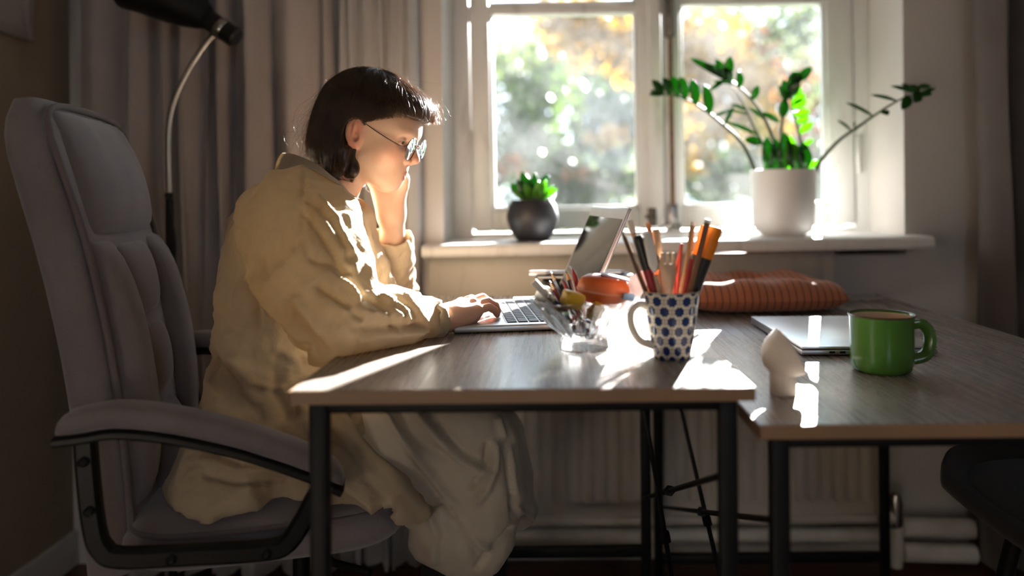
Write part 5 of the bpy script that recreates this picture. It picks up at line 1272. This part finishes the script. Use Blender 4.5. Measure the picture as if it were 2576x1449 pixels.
DF = [([(960, 1040), (1010, 1100), (1080, 1180), (1140, 1260)], 10, .010), ([(985, 1035), (1040, 1100), (1120, 1150)], 9, -.009), ([(1040, 1040), (1110, 1110), (1160, 1150), (1210, 1180)], 10, .009), ([(1100, 1060), (1160, 1130), (1230, 1180)], 10, -.008),
      ([(1240, 1120), (1240, 1180), (1225, 1230), (1200, 1260)], 8, .010), ([(1225, 1120), (1220, 1180), (1190, 1220)], 8, -.009), ([(1265, 1110), (1280, 1220), (1290, 1300)], 8, -.008), ([(1250, 1060), (1275, 1140), (1288, 1240)], 7, .006), ([(1080, 1290), (1100, 1340), (1095, 1400)], 8, .009), ([(1060, 1290), (1110, 1260), (1160, 1310), (1200, 1390)], 8, -.009), ([(1150, 1300), (1190, 1360), (1230, 1380)], 8, .008), ([(1280, 1330), (1240, 1370), (1200, 1420)], 7, -.007), ([(1300, 1280), (1330, 1300)], 6, .006), ([(840, 1290), (950, 1300), (1040, 1320)], 8, .006)]
Vd = folds(Vd, Fd, DF, .55, 8.3)
dress = pk_('dress', (Vd, Fd), M_dress)
def leg_sdf(P):
    d = chain(P, [Lw(1170, 1120, 1.235), (-.165, 1.235, .42), (-.20, 1.24, .10)], [.05, .048, .032], .02)
    d = np.minimum(d, chain(P, [Lw(1215, 1130, 1.42), (-.125, 1.42, .42), (-.13, 1.42, .10)], [.05, .048, .032], .02)); return d
pk_('leggings', nets(leg_sdf, (-.27, 1.17, .07), (-.04, 1.49, .62), .008), M_leg)
def shoe_sdf(P):
    d = None
    for x, y in ((-.20, 1.24), (-.13, 1.42)):
        q = smin(chain(P, [(x-.03, y, .045), (x+.06, y, .04), (x+.15, y, .03)], [.036, .036, .028], .02), cap(P, (x, y, .05), (x, y, .12), .036, .036), .02)
        d = q if d is None else np.minimum(d, q)
    return np.maximum(d, .002-P[:, 2])
pk_('shoes', nets(shoe_sdf, (-.30, 1.18, -.004), (.08, 1.48, .17), .008), M_black)
# ------------------------------------------------------------------ eyeglasses
def hp(x, y, z): return Vector(h2w([[x, y, z]])[0])
gx, gz, gr = 10.0, 1.05, 2.3
gl_ = empty('eyeglasses', hp(gx, 0, gz), 0, 'round thin metal eyeglasses worn low on the nose', 'eyeglasses'); go = hp(gx, 0, gz)
M_gm = simple('gunmetal_wire', (.10, .085, .075), .25, metal=.9)
mlens = Mat('clear_lens', (.95, .97, 1), .0)
_t = mlens.node('ShaderNodeBsdfTransparent'); _t.inputs[0].default_value = (.93, .95, .97, 1); _g = mlens.node('ShaderNodeBsdfGlossy'); _g.inputs['Roughness'].default_value = .02; _g.inputs[0].default_value = (.85, .92, 1, 1)
_f = mlens.node('ShaderNodeFresnel'); _f.inputs[0].default_value = 1.22; _m = mlens.node('ShaderNodeMixShader')
mlens.l.new(_f.outputs[0], _m.inputs[0]); mlens.l.new(_t.outputs[0], _m.inputs[1]); mlens.l.new(_g.outputs[0], _m.inputs[2]); mlens.l.new(_m.outputs[0], mlens.out.inputs[0])
for s in (-1, 1):
    cy = 3.15*s
    ring = [hp(gx-.25*abs(math.cos(a))*(1 if math.cos(a)*s > 0 else 0), cy+gr*math.cos(a), gz+gr*math.sin(a))-go for a in [2*math.pi*i/48 for i in range(49)]]
    mk('rim', tube(ring, .0007, 8), M_gm, gl_, angle=180)
    V = []; F = []
    for k, (rr, bx) in enumerate(((0.0001, .25), (.8, .22), (1.6, .12), (2.33, 0))):
        for i in range(40): a = 2*math.pi*i/40; V.append(tuple(hp(gx+bx-.05, cy+rr*math.cos(a), gz+rr*math.sin(a))-go))
    for k in range(3):
        for i in range(40): F.append((k*40+i, k*40+(i+1) % 40, (k+1)*40+(i+1) % 40, (k+1)*40+i))
    mk('lens', (V, F), mlens.m, gl_, angle=180)
    mk('temple', tube(spline([hp(gx-.2, cy+s*(gr+.05), gz+.75)-go, hp(8.8, s*5.9, 1.15)-go, hp(4, s*6.7, 2.1)-go, hp(.2, s*7.1, 3.05)-go, hp(-1.6, s*7.0, 2.2)-go, hp(-2.4, s*6.9, .2)-go], 5), .0008, 8), M_gm, gl_, angle=180)
    mk('nose_pad', xf(lathe([(.0001, -.001), (.0028, -.0005), (.0028, .0005), (.0001, .001)], 12), align(hp(9.6, s*.95, .9)-go, hp(9.2, s*1.6, .4)-go)), mlens.m, gl_)
mk('bridge', tube(spline([hp(gx, -.85, gz+.6)-go, hp(gx+.25, 0, gz+1.0)-go, hp(gx, .85, gz+.6)-go], 6), .0008, 8), M_gm, gl_, angle=180)
